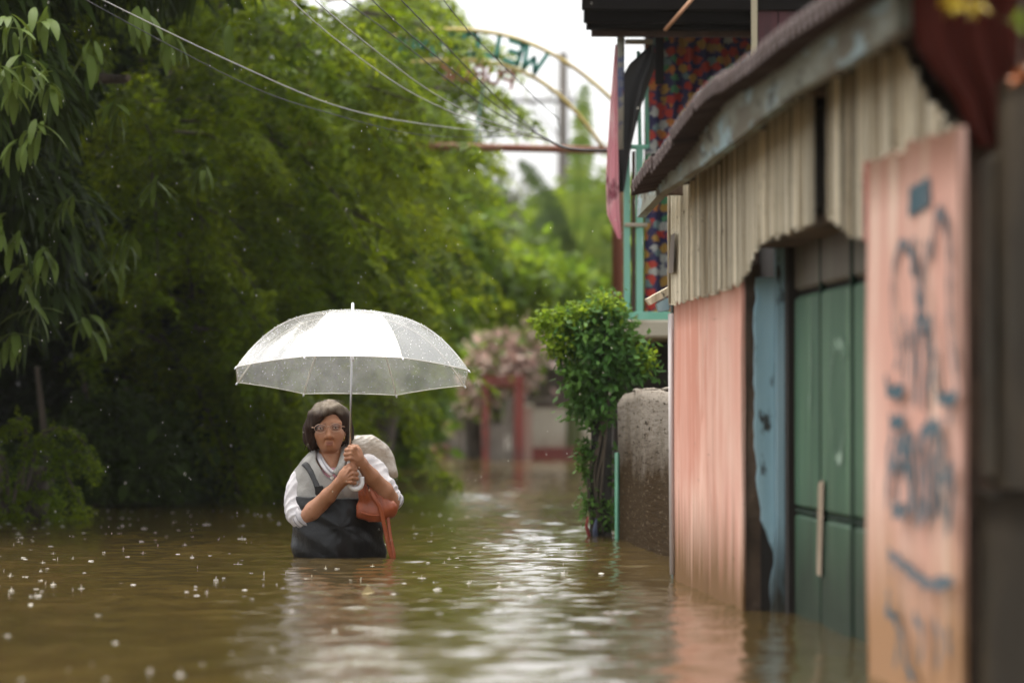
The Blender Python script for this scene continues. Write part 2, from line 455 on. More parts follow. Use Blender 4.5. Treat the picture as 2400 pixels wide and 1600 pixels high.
# --- big feathery tree over the lane
def feather_tree():
    r = np.random.default_rng(31)
    base = Vector((-0.9, 27.0, GZ))
    t = thing('feathery_tree', 'large bright feathery tree drooping over the flooded lane, wires passing before it', 'tree', base)
    trunk(t, [base, base + Vector((0.0, 0, 2.0)), base + Vector((0.25, -0.2, 4.0)), base + Vector((0.6, -0.5, 6.0))], 0.20, 0.10)
    for (a, b2, c) in (((0.05, 0, 2.2), (0.9, -0.7, 3.4), (1.9, -1.2, 3.6)), ((0.1, 0, 2.6), (-0.4, -1.2, 3.4), (0.0, -2.4, 3.2)), ((0.25, -0.2, 3.8), (1.2, -0.3, 4.6), (2.3, -0.2, 4.7))):
        trunk(t, [base + Vector(a), base + Vector(b2), base + Vector(c)], 0.08, 0.025, 'limb', 7)
    L = Leaves()
    lobes = [E(430, 300, 23, 200, 0.7, 300), E(480, 720, 23.8, 150, 0.6, 220), E(560, 260, 23.5, 250, 1.0, 300), E(760, 160, 27.0, 230, 1.0, 280), E(800, 85, 24.6, 50, 0.4, 100), E(930, 250, 30.5, 105, 0.7, 110), E(700, 480, 25, 190, 1.0, 250),
             E(530, 640, 24.5, 200, 0.9, 240), E(690, 760, 26, 160, 0.8, 230), E(500, 880, 25, 160, 0.7, 180), E(640, 990, 27, 130, 0.6, 150),
             E(330, -400, 24.5, 330, 2.0, 300), E(-20, -420, 22, 480, 2.2, 320), E(430, 520, 25.5, 190, 0.8, 360)]  # unseen lobes high overhead are added to shade the left side
    lobes.append(E(890, 150, 30.5, 130, 0.6, 210)); lobes.append(E(760, 300, 28, 190, 0.7, 300))
    p0, d0 = lobes_points(lobes, 430, r, 0.45)
    bd = norm(d0 * 0.55 + np.array([0.60, -0.30, -0.10]) + 0.30 * r.normal(size=p0.shape)); bl = r.uniform(0.45, 1.05, len(p0))
    k = 26; tt = np.tile(np.linspace(0.02, 1, k), len(p0)); I = np.repeat(np.arange(len(p0)), k)
    p = p0[I] + bd[I] * (bl[I] * tt)[:, None] + np.array([0, 0, -1.0]) * (bl[I] * 0.55 * tt * tt)[:, None] + 0.035 * r.normal(size=(len(I), 3))
    sidev = norm(np.cross(bd, np.array([0, 0, 1.0])))[I] * r.choice([-1, 1], len(I))[:, None]
    dd = norm(sidev * 0.8 + bd[I] * 0.6 + np.array([0.1, -0.1, -0.25]) + 0.25 * r.normal(size=p.shape))
    feathery(L, p, dd, r.uniform(0.16, 0.38, len(p)) * (1.15 - 0.6 * tt), 7, 0.078, r, 0.6)
    bm = MB()
    for q in range(0, len(p0), 2):
        a = Vector(p0[q]); b2 = Vector(bd[q])
        bm.tube([a + b2 * (bl[q] * u) + Vector((0, 0, -bl[q] * 0.55 * u * u)) for u in (-0.25, 0.2, 0.6, 0.95)], [0.012, 0.009, 0.006, 0.002], 4, False)
    bm.build('twigs', bark, t, True, kind='stuff')
    # loose ends that reach into the sky
    q = np.array([tuple(P(x, y, 29.5)) for x, y in [(1030, 10), (1060, 310), (1080, 335), (1040, 370), (1000, 395), (1040, 340), (960, 390), (900, 330), (1010, 250), (990, 60), (880, 350)]])
    q = np.repeat(q, 9, 0) + r.normal(size=(len(q) * 9, 3)) * np.array([0.09, 0.3, 0.09])
    feathery(L, q, norm(np.array([0.8, -0.1, -0.3]) + 0.45 * r.normal(size=q.shape)), r.uniform(0.15, 0.4, len(q)), 7, 0.07, r, 0.5)
    L.build('crown', g_feather, t)
feather_tree()

# --- broad tree with leaves darkened to fill the shade behind
def shade_tree():
    r = np.random.default_rng(41)
    base = Vector((-2.6, 26.0, GZ))
    t = thing('shade_tree', 'dense tree darkened to fill the shadow behind the drooping branches on the left', 'tree', base)
    trunk(t, [base, base + Vector((0.1, 0, 2.2)), base + Vector((0.1, 0, 4.5))], 0.22, 0.12)
    L = Leaves()
    lobes = [E(150, 300, 26, 420, 1.4, 500), E(150, 800, 26, 420, 1.2, 380), E(480, 900, 28, 260, 1.0, 260), E(480, 450, 28, 300, 1.2, 450),
             E(-300, 300, 24, 400, 1.6, 600), E(100, -350, 27, 600, 1.6, 320), E(20, -330, 20.5, 520, 2.6, 240), E(-420, 500, 20, 260, 2.0, 600), E(650, 900, 30, 180, 0.8, 220)]  # unseen lobes overhead and off to the left are added to block light
    p, d = lobes_points(lobes, 14000, r, 0.4)
    broad(L, p, norm(d + np.array([0, -0.3, -0.3])), 6, 0.17, 0.10, r, 0.35)
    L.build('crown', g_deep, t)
shade_tree()

# --- hedge along the left bank, down to the water
def bank_hedge():
    r = np.random.default_rng(51)
    base = P(430, 1165, 25.5); base.z = GZ
    t = thing('bank_hedge', 'dark overgrown hedge hanging down to the water along the left bank', 'hedge', base)
    mb = MB()
    for k in range(8):
        u = k / 13; p = Vector((-1.7 + u * 2.7, 21.6 + u * 14.0, GZ))
        mb.tube([p, p + Vector((0.05, 0, 0.9)), p + Vector((-0.05, 0.1, 1.7))], [0.035, 0.03, 0.015], 6)
    mb.build('stem', bark, t, True, kind='stuff')
    L = Leaves()
    lobes = [E(-60, 1120, 22.6, 130, 0.35, 60), E(280, 1040, 23.5, 150, 0.4, 120), E(420, 1050, 25, 150, 0.4, 110), E(560, 1040, 27.5, 120, 0.4, 90), E(660, 1060, 30, 90, 0.4, 70), E(780, 1060, 34, 60, 0.4, 50),
             E(350, 1130, 24.2, 110, 0.25, 36), E(520, 1110, 27, 120, 0.3, 40)]
    p, d = lobes_points(lobes, 1500, r, 0.3)
    feathery(L, p, norm(d * 0.7 + np.array([0.15, -0.4, -0.5])), r.uniform(0.15, 0.4, len(p)), 6, 0.075, r, 0.5)
    p = p[(p[:, 2] > 0.05)]
    broad(L, p, norm(p * 0 + np.array([0, -0.6, -0.3])), 5, 0.10, 0.09, r, 0.3)
    for a in L.v: a[:, 2] = np.maximum(a[:, 2], 0.004 + 0.02 * np.abs(np.sin(a[:, 0] * 40)))
    L.build('foliage', g_dark, t)
bank_hedge()

def low_shrub():
    r = np.random.default_rng(61)
    base = P(90, 1200, 20.3); base.z = GZ
    t = thing('low_shrub', 'low shrub with arching green sprays at the water edge, bottom left by a stump', 'shrub', base)
    L = Leaves()
    mb = MB()
    arcs = [[(60, 1150), (100, 1020), (170, 1010), (230, 1090)], [(50, 1150), (60, 1000), (30, 985), (0, 1010)], [(80, 1160), (130, 1060), (160, 1120), (200, 1205)], [(30, 1180), (60, 1060), (110, 1035), (150, 1060)],
            [(20, 1200), (10, 1080), (-40, 1020), (-90, 1060)], [(60, 1200), (90, 1150), (120, 1160), (140, 1205)], [(10, 1190), (0, 1150), (20, 1170), (40, 1215)], [(90, 1150), (140, 1080), (190, 1060), (215, 1120)]]
    pts = []
    for a in arcs:
        w = spline([P(x, y, 20.2 + 0.12 * i * math.sin(len(pts))) for i, (x, y) in enumerate(a)], 26)
        mb.tube(w, [0.012 - 0.009 * i / 25 for i in range(26)], 5)
        pts += [w[i] for i in range(4, 26)]
    mb.build('stem', bark, t, True)
    pts = np.repeat(np.array(pts), 3, 0); pts = pts + r.normal(size=pts.shape) * 0.010
    feathery(L, pts, norm(r.normal(size=pts.shape) * np.array([1, 0.6, 0.5]) + np.array([0, -0.3, -0.35])), r.uniform(0.04, 0.085, len(pts)), 5, 0.030, r, 0.4)
    q, d = lobes_points([E(30, 1190, 20.5, 90, 0.2, 36), E(150, 1203, 20.6, 60, 0.15, 16)], 200, r, 0.2)
    feathery(L, q, norm(d + np.array([0, -0.3, 0.1])), r.uniform(0.06, 0.14, len(q)), 5, 0.04, r, 0.4)
    for a in L.v: a[:, 2] = np.maximum(a[:, 2], 0.003)
    L.build('foliage', g_feather, t)
    b2 = P(88, 1190, 20.5); b2.z = GZ
    s = thing('tree_stump', 'short weathered grey-brown stump standing in the water behind the low shrub', 'stump', b2)
    mb = MB(); top = P(88, 1092, 20.5)
    mb.tube([b2, Vector((b2.x, b2.y, 0.0)), Vector((top.x, top.y, top.z - 0.02)), top], [0.075, 0.062, 0.058, 0.05], 12)
    mb.build('trunk', bark, s, True)
low_shrub()

# --- trees farther down the lane
def far_tree(name, label, base, lobes, n, per, leaf, mat, seed, kind='broad', limbs=()):
    r = np.random.default_rng(seed)
    t = thing(name, label, 'tree', base)
    top = Vector(lobes[0][0])
    trunk(t, [base, base.lerp(top, 0.5) + Vector((0.15, 0, 0)), top], 0.16, 0.05)
    for lb in lobes[1:4]:
        c = Vector(lb[0]); trunk(t, [base.lerp(top, 0.55) + Vector((0.12, 0, 0)), (base.lerp(top, 0.7) + c) / 2, c], 0.06, 0.02, 'limb', 6)
    L = Leaves()
    p, d = lobes_points(lobes, n, r, 0.4)
    if kind == 'broad': broad(L, p, norm(d + np.array([0, 0, 0.15])), per, leaf, leaf * 0.7, r, 0.25)
    else: feathery(L, p, norm(d * 0.8 + np.array([0.2, -0.2, -0.2])), r.uniform(0.3, 0.7, len(p)), per, leaf, r, 0.5)
    for a in L.v: a[:, 2] = np.maximum(a[:, 2], 0.01)
    L.build('crown', mat, t)
def at_ground(px, Y):
    p = P(px, 900, Y); return Vector((p.x, p.y, GZ))
far_tree('lane_tree', 'round yellow-green tree over the lane behind the umbrella top', at_ground(790, 33),
         [E(950, 560, 32.5, 150, 1.0, 130), E(1050, 570, 33, 85, 0.8, 90), E(860, 520, 31.5, 90, 0.8, 100), E(1010, 480, 33, 110, 0.8, 70), E(1160, 655, 34, 110, 0.6, 40), E(1285, 672, 35, 90, 0.5, 34), E(920, 690, 32, 150, 0.9, 110), E(1030, 675, 34, 80, 0.6, 45)], 2300, 6, 0.17, g_mid, 71)
far_tree('bank_tree', 'dark green tree behind the umbrella standing on the left bank by the gatepost', at_ground(840, 37.5),
         [E(870, 830, 37, 150, 0.8, 120), E(760, 870, 36.5, 90, 0.7, 130), E(950, 1010, 37.2, 52, 0.4, 90), E(960, 900, 37, 80, 0.6, 100), E(985, 790, 38, 50, 0.6, 60), E(700, 800, 33, 150, 0.7, 200), E(620, 960, 31.5, 60, 0.4, 130)], 1900, 6, 0.17, g_mid, 72)
far_tree('roadside_tree', 'bright green tree behind the banana plant at the far right of the lane', at_ground(1400, 47),
         [E(1390, 620, 47, 90, 1.0, 100), E(1330, 560, 46.5, 70, 0.9, 70), E(1420, 520, 47, 60, 0.8, 80), E(1290, 660, 47, 80, 0.8, 60), E(1420, 700, 46, 80, 0.7, 60)], 900, 6, 0.26, g_bright, 73)
far_tree('yellow_green_bush', 'yellow-green bush beside the pink bougainvillea far down the lane', at_ground(1090, 46),
         [E(1075, 800, 45, 45, 0.5, 50), E(1070, 750, 45.5, 40, 0.5, 34), E(1030, 880, 45.5, 40, 0.4, 50), E(1290, 800, 48, 55, 0.6, 50), E(1310, 745, 48, 70, 0.6, 46)], 600, 6, 0.22, g_bright, 74)
far_tree('grey_green_tree', 'hazy grey-green tree against the sky left of the utility pole', at_ground(1180, 70),
         [E(1180, 550, 70, 55, 1.0, 80), E(1130, 500, 70, 40, 0.8, 40), E(1210, 620, 70, 60, 0.8, 60), E(1120, 600, 70, 70, 0.8, 60)], 500, 6, 0.32, g_grey, 75)
# far treeline that closes the lane
def treeline():
    r = np.random.default_rng(81); L = Leaves()
    lobes = [E(500 + 160 * k, 850 + 30 * math.sin(k * 2.1), 75, 150, 2.0, 150) for k in range(9)]
    p, d = lobes_points(lobes, 1800, r, 0.5)
    broad(L, p, d, 5, 0.5, 0.3, r, 0.2)
    o = L.build('far_treeline', g_mid, None)
    tag(o, 'far green treeline closing the end of the lane', None, None, 'stuff')
treeline()

# --- banana plant
def banana_leaf(t, pts, w, mat=None):
    """midrib with side strips torn apart by the wind"""
    n = 40; rr = np.random.default_rng(int(abs(pts[-1][0]) * 1000) % 9999)
    c = [Vector(p) for p in spline([Vector(p) for p in pts], n)]
    v, f = [], []
    for sg in (1, -1):
        sag = 0.0; gap = 0
        for i in range(1, n - 1):
            if rr.uniform() < 0.22: sag = rr.uniform(0.05, 0.55)
            tan = (c[i + 1] - c[i - 1]).normalized(); sd = tan.cross(Vector((0.15, -1, 0.1))).normalized() * sg
            ww = w * (math.sin(math.pi * min(1.0, 0.06 + 0.92 * i / (n - 1))) ** 0.55) * (1 - 0.25 * rr.uniform() ** 2)
            h = (c[i + 1] - c[i]).length * rr.uniform(0.40, 0.56)
            tipd = (sd + tan * 0.25).normalized() * ww + Vector((0, 0, -1)) * ww * sag
            mid = tipd * 0.5 + Vector((0, 0, 1)) * ww * 0.10
            a = len(v)
            v += [c[i] - tan * h, c[i] + tan * h, c[i] + mid + tan * h, c[i] + mid - tan * h, c[i] + tipd + tan * h * 0.7, c[i] + tipd - tan * h * 0.6]
            f += [(a, a + 1, a + 2, a + 3), (a + 3, a + 2, a + 4, a + 5)]
    mb = MB(); mb.add(v, f); mb.tube(c, [0.018 - 0.015 * k / (n - 1) for k in range(n)], 5)
    mb.build('leaf', mat or g_banana, t)
def banana():
    base = at_ground(1345, 44)
    t = thing('banana_plant', 'tall banana plant with broad pale leaves beyond the welcome arch', 'plant', base)
    MB().tube([base, P(1345, 800, 44), P(1340, 560, 44)], [0.16, 0.13, 0.08], 10).build('trunk', M('banana_stem', (0.12, 0.14, 0.05), 0.6, var=[((3, 3, 1), (0.16, 0.12, 0.06), 0.4, 0.6)]), t, True)
    Y = 44
    banana_leaf(t, [P(1345, 640, Y), P(1352, 500, Y - 0.2), P(1362, 330, Y - 0.2), P(1372, 195, Y - 0.1)], 0.17)
    banana_leaf(t, [P(1340, 640, Y), P(1310, 520, Y - 0.3), P(1260, 420, Y - 0.4), P(1215, 375, Y - 0.5)], 0.13, g_banana2)
    banana_leaf(t, [P(1345, 650, Y), P(1330, 560, Y - 0.4), P(1290, 500, Y - 0.5), P(1255, 540, Y - 0.6)], 0.13, g_banana2)
    banana_leaf(t, [P(1350, 640, Y), P(1390, 520, Y), P(1420, 460, Y), P(1460, 480, Y)], 0.15)
    banana_leaf(t, [P(1345, 660, Y), P(1380, 600, Y - 0.4), P(1420, 580, Y - 0.5), P(1440, 640, Y - 0.5)], 0.14)
    banana_leaf(t, [P(1340, 670, Y), P(1300, 610, Y - 0.5), P(1275, 600, Y - 0.7), P(1240, 660, Y - 0.8)], 0.13, g_banana2)
banana()

# ------------------------------------------------------------------ welcome arch seen from behind
def arch():
    Y = 25.8
    base = at_ground(1418, Y)
    t = thing('welcome_arch', 'metal arch with WELCOME in green letters over the lane, seen from behind, mirrored', 'arch', base)
    yel = M('yellow_paint', (0.60, 0.46, 0.13), 0.6, var=[((9, 9, 9), (0.45, 0.33, 0.14), 0.45, 0.65)])
    grn = M('green_letter', (0.05, 0.27, 0.21), 0.5, var=[((8, 8, 8), (0.09, 0.36, 0.30), 0.5, 0.65)])
    red = M('faded_red_letter', (0.48, 0.17, 0.14), 0.6)
    rust = M('rusty_beam', (0.23, 0.075, 0.04), 0.7, var=[((6, 6, 6), (0.30, 0.16, 0.09), 0.5, 0.65)])
    pale = M('pale_strut', (0.50, 0.52, 0.50), 0.5, var=[((3, 3, 3), (0.12, 0.30, 0.33), 0.5, 0.62)])
    # arcs: symmetric about px 1060
    def up_arc(px): return 70 + 155 * (abs(px - 1060) / 365.0) ** 2.24
    def lo_arc(px): return 142 + 208 * (abs(px - 1060) / 355.0) ** 2.67
    xs = np.linspace(672, 1448, 41)
    MB().tube([P(x, up_arc(x), Y) for x in xs], 0.014, 8).build('upper_arc', yel, t, True)
    xs = np.linspace(703, 1417, 41)
    MB().tube([P(x, lo_arc(x), Y) for x in xs], 0.014, 8).build('lower_arc', yel, t, True)
    MB().tube([P(668, 341, Y), P(1060, 344, Y), P(1455, 353, Y)], 0.026, 8).build('beam', rust, t, True)
    for px in (672, 1448):
        a = P(px, 345, Y); MB().tube([Vector((a.x, Y, GZ)), a, P(px, up_arc(px) - 4, Y)], 0.04, 8).build('post', rust, t, True)
    for i in range(8):
        px = 735 + i * 93; a = P(px, lo_arc(px), Y + 0.03); b2 = P(px + (1060 - px) * -0.10, 344, Y + 0.03)
        if i in (2, 3, 4): a = P(px + 30, lo_arc(px) + 30, Y + 0.03)
        MB().tube([a, b2], 0.017 if i in (2, 3, 4) else 0.008, 6, flat=0.35).build('strut', pale, t)
    # letters as bent bars, mirrored: first letter at the right
    G = {'W': [[(0, 1), (0.22, 0), (0.5, 0.62), (0.78, 0), (1, 1)]], 'E': [[(1, 1), (0, 1), (0, 0), (1, 0)], [(0, 0.52), (0.8, 0.52)]],
         'L': [[(0, 1), (0, 0), (1, 0)]], 'C': [[(1, 0.85), (0.75, 1), (0.25, 1), (0, 0.75), (0, 0.25), (0.25, 0), (0.75, 0), (1, 0.15)]],
         'O': [[(0.25, 0), (0.75, 0), (1, 0.25), (1, 0.75), (0.75, 1), (0.25, 1), (0, 0.75), (0, 0.25), (0.25, 0)]],
         'M': [[(0, 0), (0, 1), (0.5, 0.35), (1, 1), (1, 0)]], 'P': [[(0, 0), (0, 1), (0.8, 1), (1, 0.85), (1, 0.6), (0.8, 0.45), (0, 0.45)]],
         'U': [[(0, 1), (0, 0.2), (0.25, 0), (0.75, 0), (1, 0.2), (1, 1)]], 'R': [[(0, 0), (0, 1), (0.8, 1), (1, 0.8), (0.8, 0.5), (0, 0.5)], [(0.5, 0.5), (1, 0)]],
         'K': [[(0, 0), (0, 1)], [(1, 1), (0, 0.45), (1, 0)]]}
    def letter(ch, px_r, w, h, arc, gap, mat, th):
        """px_r: photo x of the letter's left side (which is on the right in the photo)"""
        mid = px_r - w / 2
        slope = (arc(mid + 4) - arc(mid - 4)) / 8.0
        mb = MB()
        for st in G[ch]:
            q = []
            for (u, v) in st:
                x = px_r - u * w; q.append(P(x - slope * (1 - v) * h * 0.9, arc(mid) + slope * (x - mid) + gap + (1 - v) * h, Y))
            for a, b2 in zip(q[:-1], q[1:]):
                d = (b2 - a).normalized(); n = Vector((-d.z, 0, d.x)) * th; y = Vector((0, th * 0.6, 0)); a2, b3 = a - d * th * 0.8, b2 + d * th * 0.8
                mb.hexa([a2 - n - y, b3 - n - y, b3 - n + y, a2 - n + y, a2 + n - y, b3 + n - y, b3 + n + y, a2 + n + y])
        mb.build('letter', mat, t)
    for ch, x, w in (('W', 1282, 46), ('E', 1226, 30), ('L', 1170, 34), ('C', 1122, 34), ('O', 1068, 36), ('M', 1010, 44), ('E', 946, 30)):
        letter(ch, x, w, 46, up_arc, 9, grn, 0.0155)
    for ch, x, w in (('P', 1206, 26), ('U', 1172, 24), ('R', 1136, 24), ('O', 1098, 26), ('K', 1060, 24)):
        letter(ch, x, w, 34, lo_arc, 12, red, 0.010)
arch()

# ------------------------------------------------------------------ utility pole and cables
def pole():
    Y = 52.0
    base = at_ground(1318, Y)
    t = thing('utility_pole', 'weathered grey utility pole with crossarm standing beyond the welcome arch', 'utility pole', base)
    wood = M('grey_wood', (0.16, 0.14, 0.12), 0.8, var=[((20, 20, 1.5), (0.08, 0.07, 0.06), 0.4, 0.6)])
    MB().tube([base, P(1318, 700, Y), P(1320, 122, Y)], [0.10, 0.09, 0.068], 10).build('post', wood, t, True)
    a, b2 = P(1172, 232, Y), P(1350, 240, Y)
    MB().bbox((a.x, Y - 0.11, b2.z - 0.02), (b2.x, Y - 0.055, b2.z + 0.04)).build('crossarm', wood, t)
    MB().tube([P(1240, 240, Y - 0.08), P(1318, 330, Y - 0.08)], 0.016, 6).build('brace', wood, t)
    for px in (1185, 1230, 1285, 1342):
        c = P(px, 228, Y - 0.08)
        MB().tube([c, c + Vector((0, 0, 0.05)), c + Vector((0, 0, 0.07)), c + Vector((0, 0, 0.10))], [0.015, 0.015, 0.03, 0.02], 8).build('insulator', M('porcelain', (0.6, 0.6, 0.58), 0.3), t, True)
    black = M('cable_black', (0.03, 0.03, 0.03), 0.45)
    grey = M('cable_grey_sheen', (0.42, 0.42, 0.39), 0.35)  # paler grey, standing for sky reflected along the cables
    labs = [((230, -5, 16.2), (520, 135, 17.0), (800, 252, 17.9), (1060, 300, 18.8), (1255, 312, 19.6), 0.0035, grey, 'pale cable crossing the dark tree from the top left to the tied bundle'),
            ((200, 0, 16.2), (560, 190, 17.0), (760, 262, 17.9), (1000, 318, 18.8), (1250, 318, 19.6), 0.003, black, 'thin dark cable sagging below the pale one before the dark tree'),
            ((670, -10, 16.2), (790, 95, 17.0), (960, 215, 17.9), (1130, 290, 18.8), (1300, 335, 19.6), 0.0035, grey, 'bright cable over the feathery tree, steepest of the left pair'),
            ((725, -10, 16.2), (850, 95, 17.0), (1010, 215, 17.9), (1150, 285, 18.8), (1280, 328, 19.6), 0.0035, grey, 'thin bright cable right beside the steep one over the feathery tree'),
            ((860, -10, 16.2), (960, 80, 17.0), (1080, 180, 17.9), (1180, 260, 18.8), (1250, 306, 19.6), 0.0035, black, 'dark cable dropping past the arch letters to the tied bundle'),
            ((930, -10, 16.2), (1020, 82, 17.0), (1110, 175, 17.9), (1200, 262, 18.8), (1258, 308, 19.6), 0.004, black, 'dark cable just right of its twin past the arch letters'),
            ((1035, -5, 16.2), (1100, 75, 17.0), (1180, 155, 17.9), (1260, 235, 18.8), (1310, 280, 19.6), 0.003, black, 'thin cable crossing the open sky at the top of the arch'),
            ((1250, 308, 19.4), (1280, 325, 19.3), (1320, 345, 19.2), (1370, 352, 19.15), (1446, 352, 19.1), 0.009, black, 'short thick bundle of cables running on to the balcony post'),
            ((790, -10, 16.8), (930, 90, 17.4), (1060, 195, 18.1), (1170, 270, 18.8), (1252, 309, 19.4), 0.0035, black, 'dark cable between the pale pair and the twin dark ones')]
    for a in labs:
        pts = spline([P(*q) for q in a[:5]], 30)
        o = MB().tube(pts, a[5] * 0.72, 6).build('power_cable', a[6], None, True)
        tag(o, a[7], 'cable', 'overhead power cables')
pole()

# ------------------------------------------------------------------ far end of the lane
def far_things():
    maroon = M('maroon_paint', (0.20, 0.035, 0.024), 0.7, var=[((3, 3, 3), (0.12, 0.035, 0.025), 0.45, 0.65)])
    brown = M('brown_boards', (0.075, 0.045, 0.035), 0.7, var=[((14, 14, 1), (0.045, 0.03, 0.022), 0.4, 0.6)])
    cream = M('cream_wall', (0.52, 0.47, 0.37), 0.7, var=[((1.5, 1.5, 1.5), (0.42, 0.36, 0.27), 0.45, 0.65)], dirt=(-0.1, 0.5, (0.3, 0.22, 0.15), (3, 3, 1)))
    greyw = M('grey_plaster', (0.15, 0.125, 0.10), 0.75, var=[((2, 2, 2), (0.20, 0.165, 0.13), 0.45, 0.65)])
    # maroon gate
    Y = 43.2; base = at_ground(1180, Y)
    t = thing('maroon_gate', 'dark red gate frame at the far end of the lane under pink blossom', 'gate', base)
    for px, w in ((1138, 14), (1216, 22)):
        a = P(px - w / 2, 880, Y); b2 = P(px + w / 2, 880, Y)
        MB().bbox((a.x, Y - 0.06, GZ), (b2.x, Y + 0.06, a.z)).build('post', maroon, t)
    a = P(1131, 905, Y); b2 = P(1227, 880, Y)
    MB().bbox((a.x, Y - 0.07, a.z), (b2.x, Y + 0.07, b2.z + 0.01)).build('lintel', maroon, t)
    a = P(1146, 1052, Y); b2 = P(1205, 995, Y)
    for i in range(6):
        x0 = a.x + (b2.x - a.x) * i / 6
        MB().bbox((x0 + 0.004, Y - 0.02, -0.2), (x0 + (b2.x - a.x) / 6 - 0.004, Y + 0.02, b2.z), 0.004).build('plank', greyw, t)
    # bougainvillea
    r = np.random.default_rng(91)
    base = at_ground(1160, 44.2)
    t = thing('bougainvillea', 'pale pink flowering bougainvillea heaped over the far gate', 'bush', base)
    trunk(t, [base, P(1165, 950, 44.2), P(1180, 850, 44)], 0.07, 0.03)
    p, d = lobes_points([E(1190, 795, 43.6, 52, 0.35, 58), E(1165, 850, 43.5, 58, 0.35, 42), E(1222, 835, 43.6, 40, 0.3, 58), E(1120, 895, 43.8, 38, 0.3, 44)], 640, r, 0.45)
    L = Leaves(); broad(L, p, norm(d + np.array([0, -0.3, 0.2])), 5, 0.12, 0.10, r, 0.1)
    L.build('blossom', Lmat('pink_blossom', (0.60, 0.42, 0.37), (0.66, 0.56, 0.46), 0.6, 0.2, 0.35, 2.5), t)
    L = Leaves(); broad(L, p[::3], norm(d[::3] + np.array([0, 0.1, -0.2])), 5, 0.14, 0.13, r, 0.2)
    L.build('foliage', g_bright, t)
    # house with the brown roof and the cream wall
    Y = 43.9; base = at_ground(1300, Y)
    t = thing('far_house', 'low cream house with dark brown boarded gable beyond the vine-covered post', 'house', base)
    a = P(1243, 1045, Y); b2 = P(1385, 952, Y)
    MB().bbox((a.x, Y, GZ), (b2.x + 2.0, Y + 3, b2.z)).build('wall', cream, t)
    a2 = P(1218, 1078, Y - 0.02); c = P(1390, 1048, Y - 0.02)
    MB().bbox((a2.x, Y - 0.05, GZ), (c.x + 2.0, Y - 0.003, c.z)).build('plinth', maroon, t)
    n = 9; x0 = P(1228, 955, Y).x; x1 = P(1400, 955, Y).x; z0 = P(1228, 953, Y).z; z1 = P(1228, 862, Y).z
    for i in range(5):
        zz = z0 + (z1 - z0) * i / 5
        MB().bbox((x0, Y - 0.035 - 0.004 * i % 0.01, zz + 0.003), (x1 + 1.6, Y - 0.004, zz + (z1 - z0) / 5 - 0.003), 0.004).build('board', brown, t)
    MB().hexa([(x0 - 0.1, Y - 0.25, z1), (x1 + 2, Y - 0.25, z1), (x1 + 2, Y + 3.2, z1 + 0.1), (x0 - 0.1, Y + 3.2, z1 + 0.1), (x0 - 0.1, Y - 0.25, z1 + 0.03), (x1 + 2, Y - 0.25, z1 + 0.03), (x1 + 2, Y + 3.2, z1 + 0.13), (x0 - 0.1, Y + 3.2, z1 + 0.13)]).build('roof', brown, t)
    pk = M('pink_plaster_far', (0.40, 0.25, 0.19), 0.7)
    a = P(1222, 1060, Y - 0.3); b2 = P(1246, 955, Y - 0.3)
    t2 = thing('pink_gatepost', 'faded pink square gatepost before the far cream house', 'gatepost', (a.x, Y - 0.3, GZ))
    MB().bbox((a.x, Y - 0.4, GZ), (b2.x, Y - 0.25, b2.z)).build('post', pk, t2)
    MB().bbox((a.x - 0.02, Y - 0.42, b2.z + 0.002), (b2.x + 0.02, Y - 0.23, b2.z + 0.05)).build('cap', cream, t2)
    # low brown wall, pale pillar, yellow pot
    Y = 48.5
    a = P(985, 1045, Y); b2 = P(1150, 965, Y)
    t = thing('low_brown_wall', 'low grey-brown wall at the water edge where the lane ends', 'wall', (a.x, Y, GZ))
    n = 8
    for i in range(n):
        x = a.x + (b2.x - a.x) * i / n
        MB().bbox((x + 0.004, Y - 0.05, GZ), (x + (b2.x - a.x) / n - 0.004, Y + 0.06, b2.z - 0.03 + 0.02 * (i % 2)), 0.008).build('panel', greyw, t)
    MB().bbox((a.x - 0.02, Y - 0.07, b2.z + 0.002), (b2.x + 0.02, Y + 0.08, b2.z + 0.04)).build('coping', greyw, t)
    Y = 47.6
    a = P(998, 1040, Y); b2 = P(1022, 925, Y)
    t = thing('pale_pillar', 'slim pale concrete pillar left of the far low wall', 'pillar', (a.x, Y, GZ))
    MB().bbox((a.x, Y - 0.06, GZ), (b2.x, Y + 0.06, b2.z)).build('shaft', cream, t)
    MB().bbox((a.x - 0.02, Y - 0.08, b2.z + 0.002), (b2.x + 0.02, Y + 0.08, b2.z + 0.05)).build('cap', cream, t)
    c = P(1035, 1040, 47.3)
    t = thing('flower_pot', 'terracotta pot with a yellowish plant by the far low wall', 'pot', (c.x, c.y, GZ))
    MB().tube([(c.x, c.y, GZ), (c.x, c.y, 0.0), (c.x, c.y, 0.12)], [0.08, 0.08, 0.11], 10).build('pot', M('terracotta', (0.30, 0.10, 0.04), 0.7), t, True)
    L = Leaves(); q = np.array([tuple(P(1036, 1000, 47.3))]); q = np.repeat(q, 50, 0) + r.normal(size=(50, 3)) * 0.06
    broad(L, q, norm(q * 0 + np.array([0, -0.3, 0.6])), 3, 0.12, 0.03, r); L.build('foliage', M('yellow_plant', (0.32, 0.27, 0.05), 0.6), t)
    # orange roofed hut between the trees
    c = P(1275, 640, 62)
    t = thing('roofed_hut', 'small salmon-coloured roof showing between the trees beside the pole', 'house', (c.x, 62, GZ))
    MB().box((c.x - 0.35, 61.8, GZ), (c.x + 0.6, 63.4, c.z - 0.12)).build('wall', cream, t)
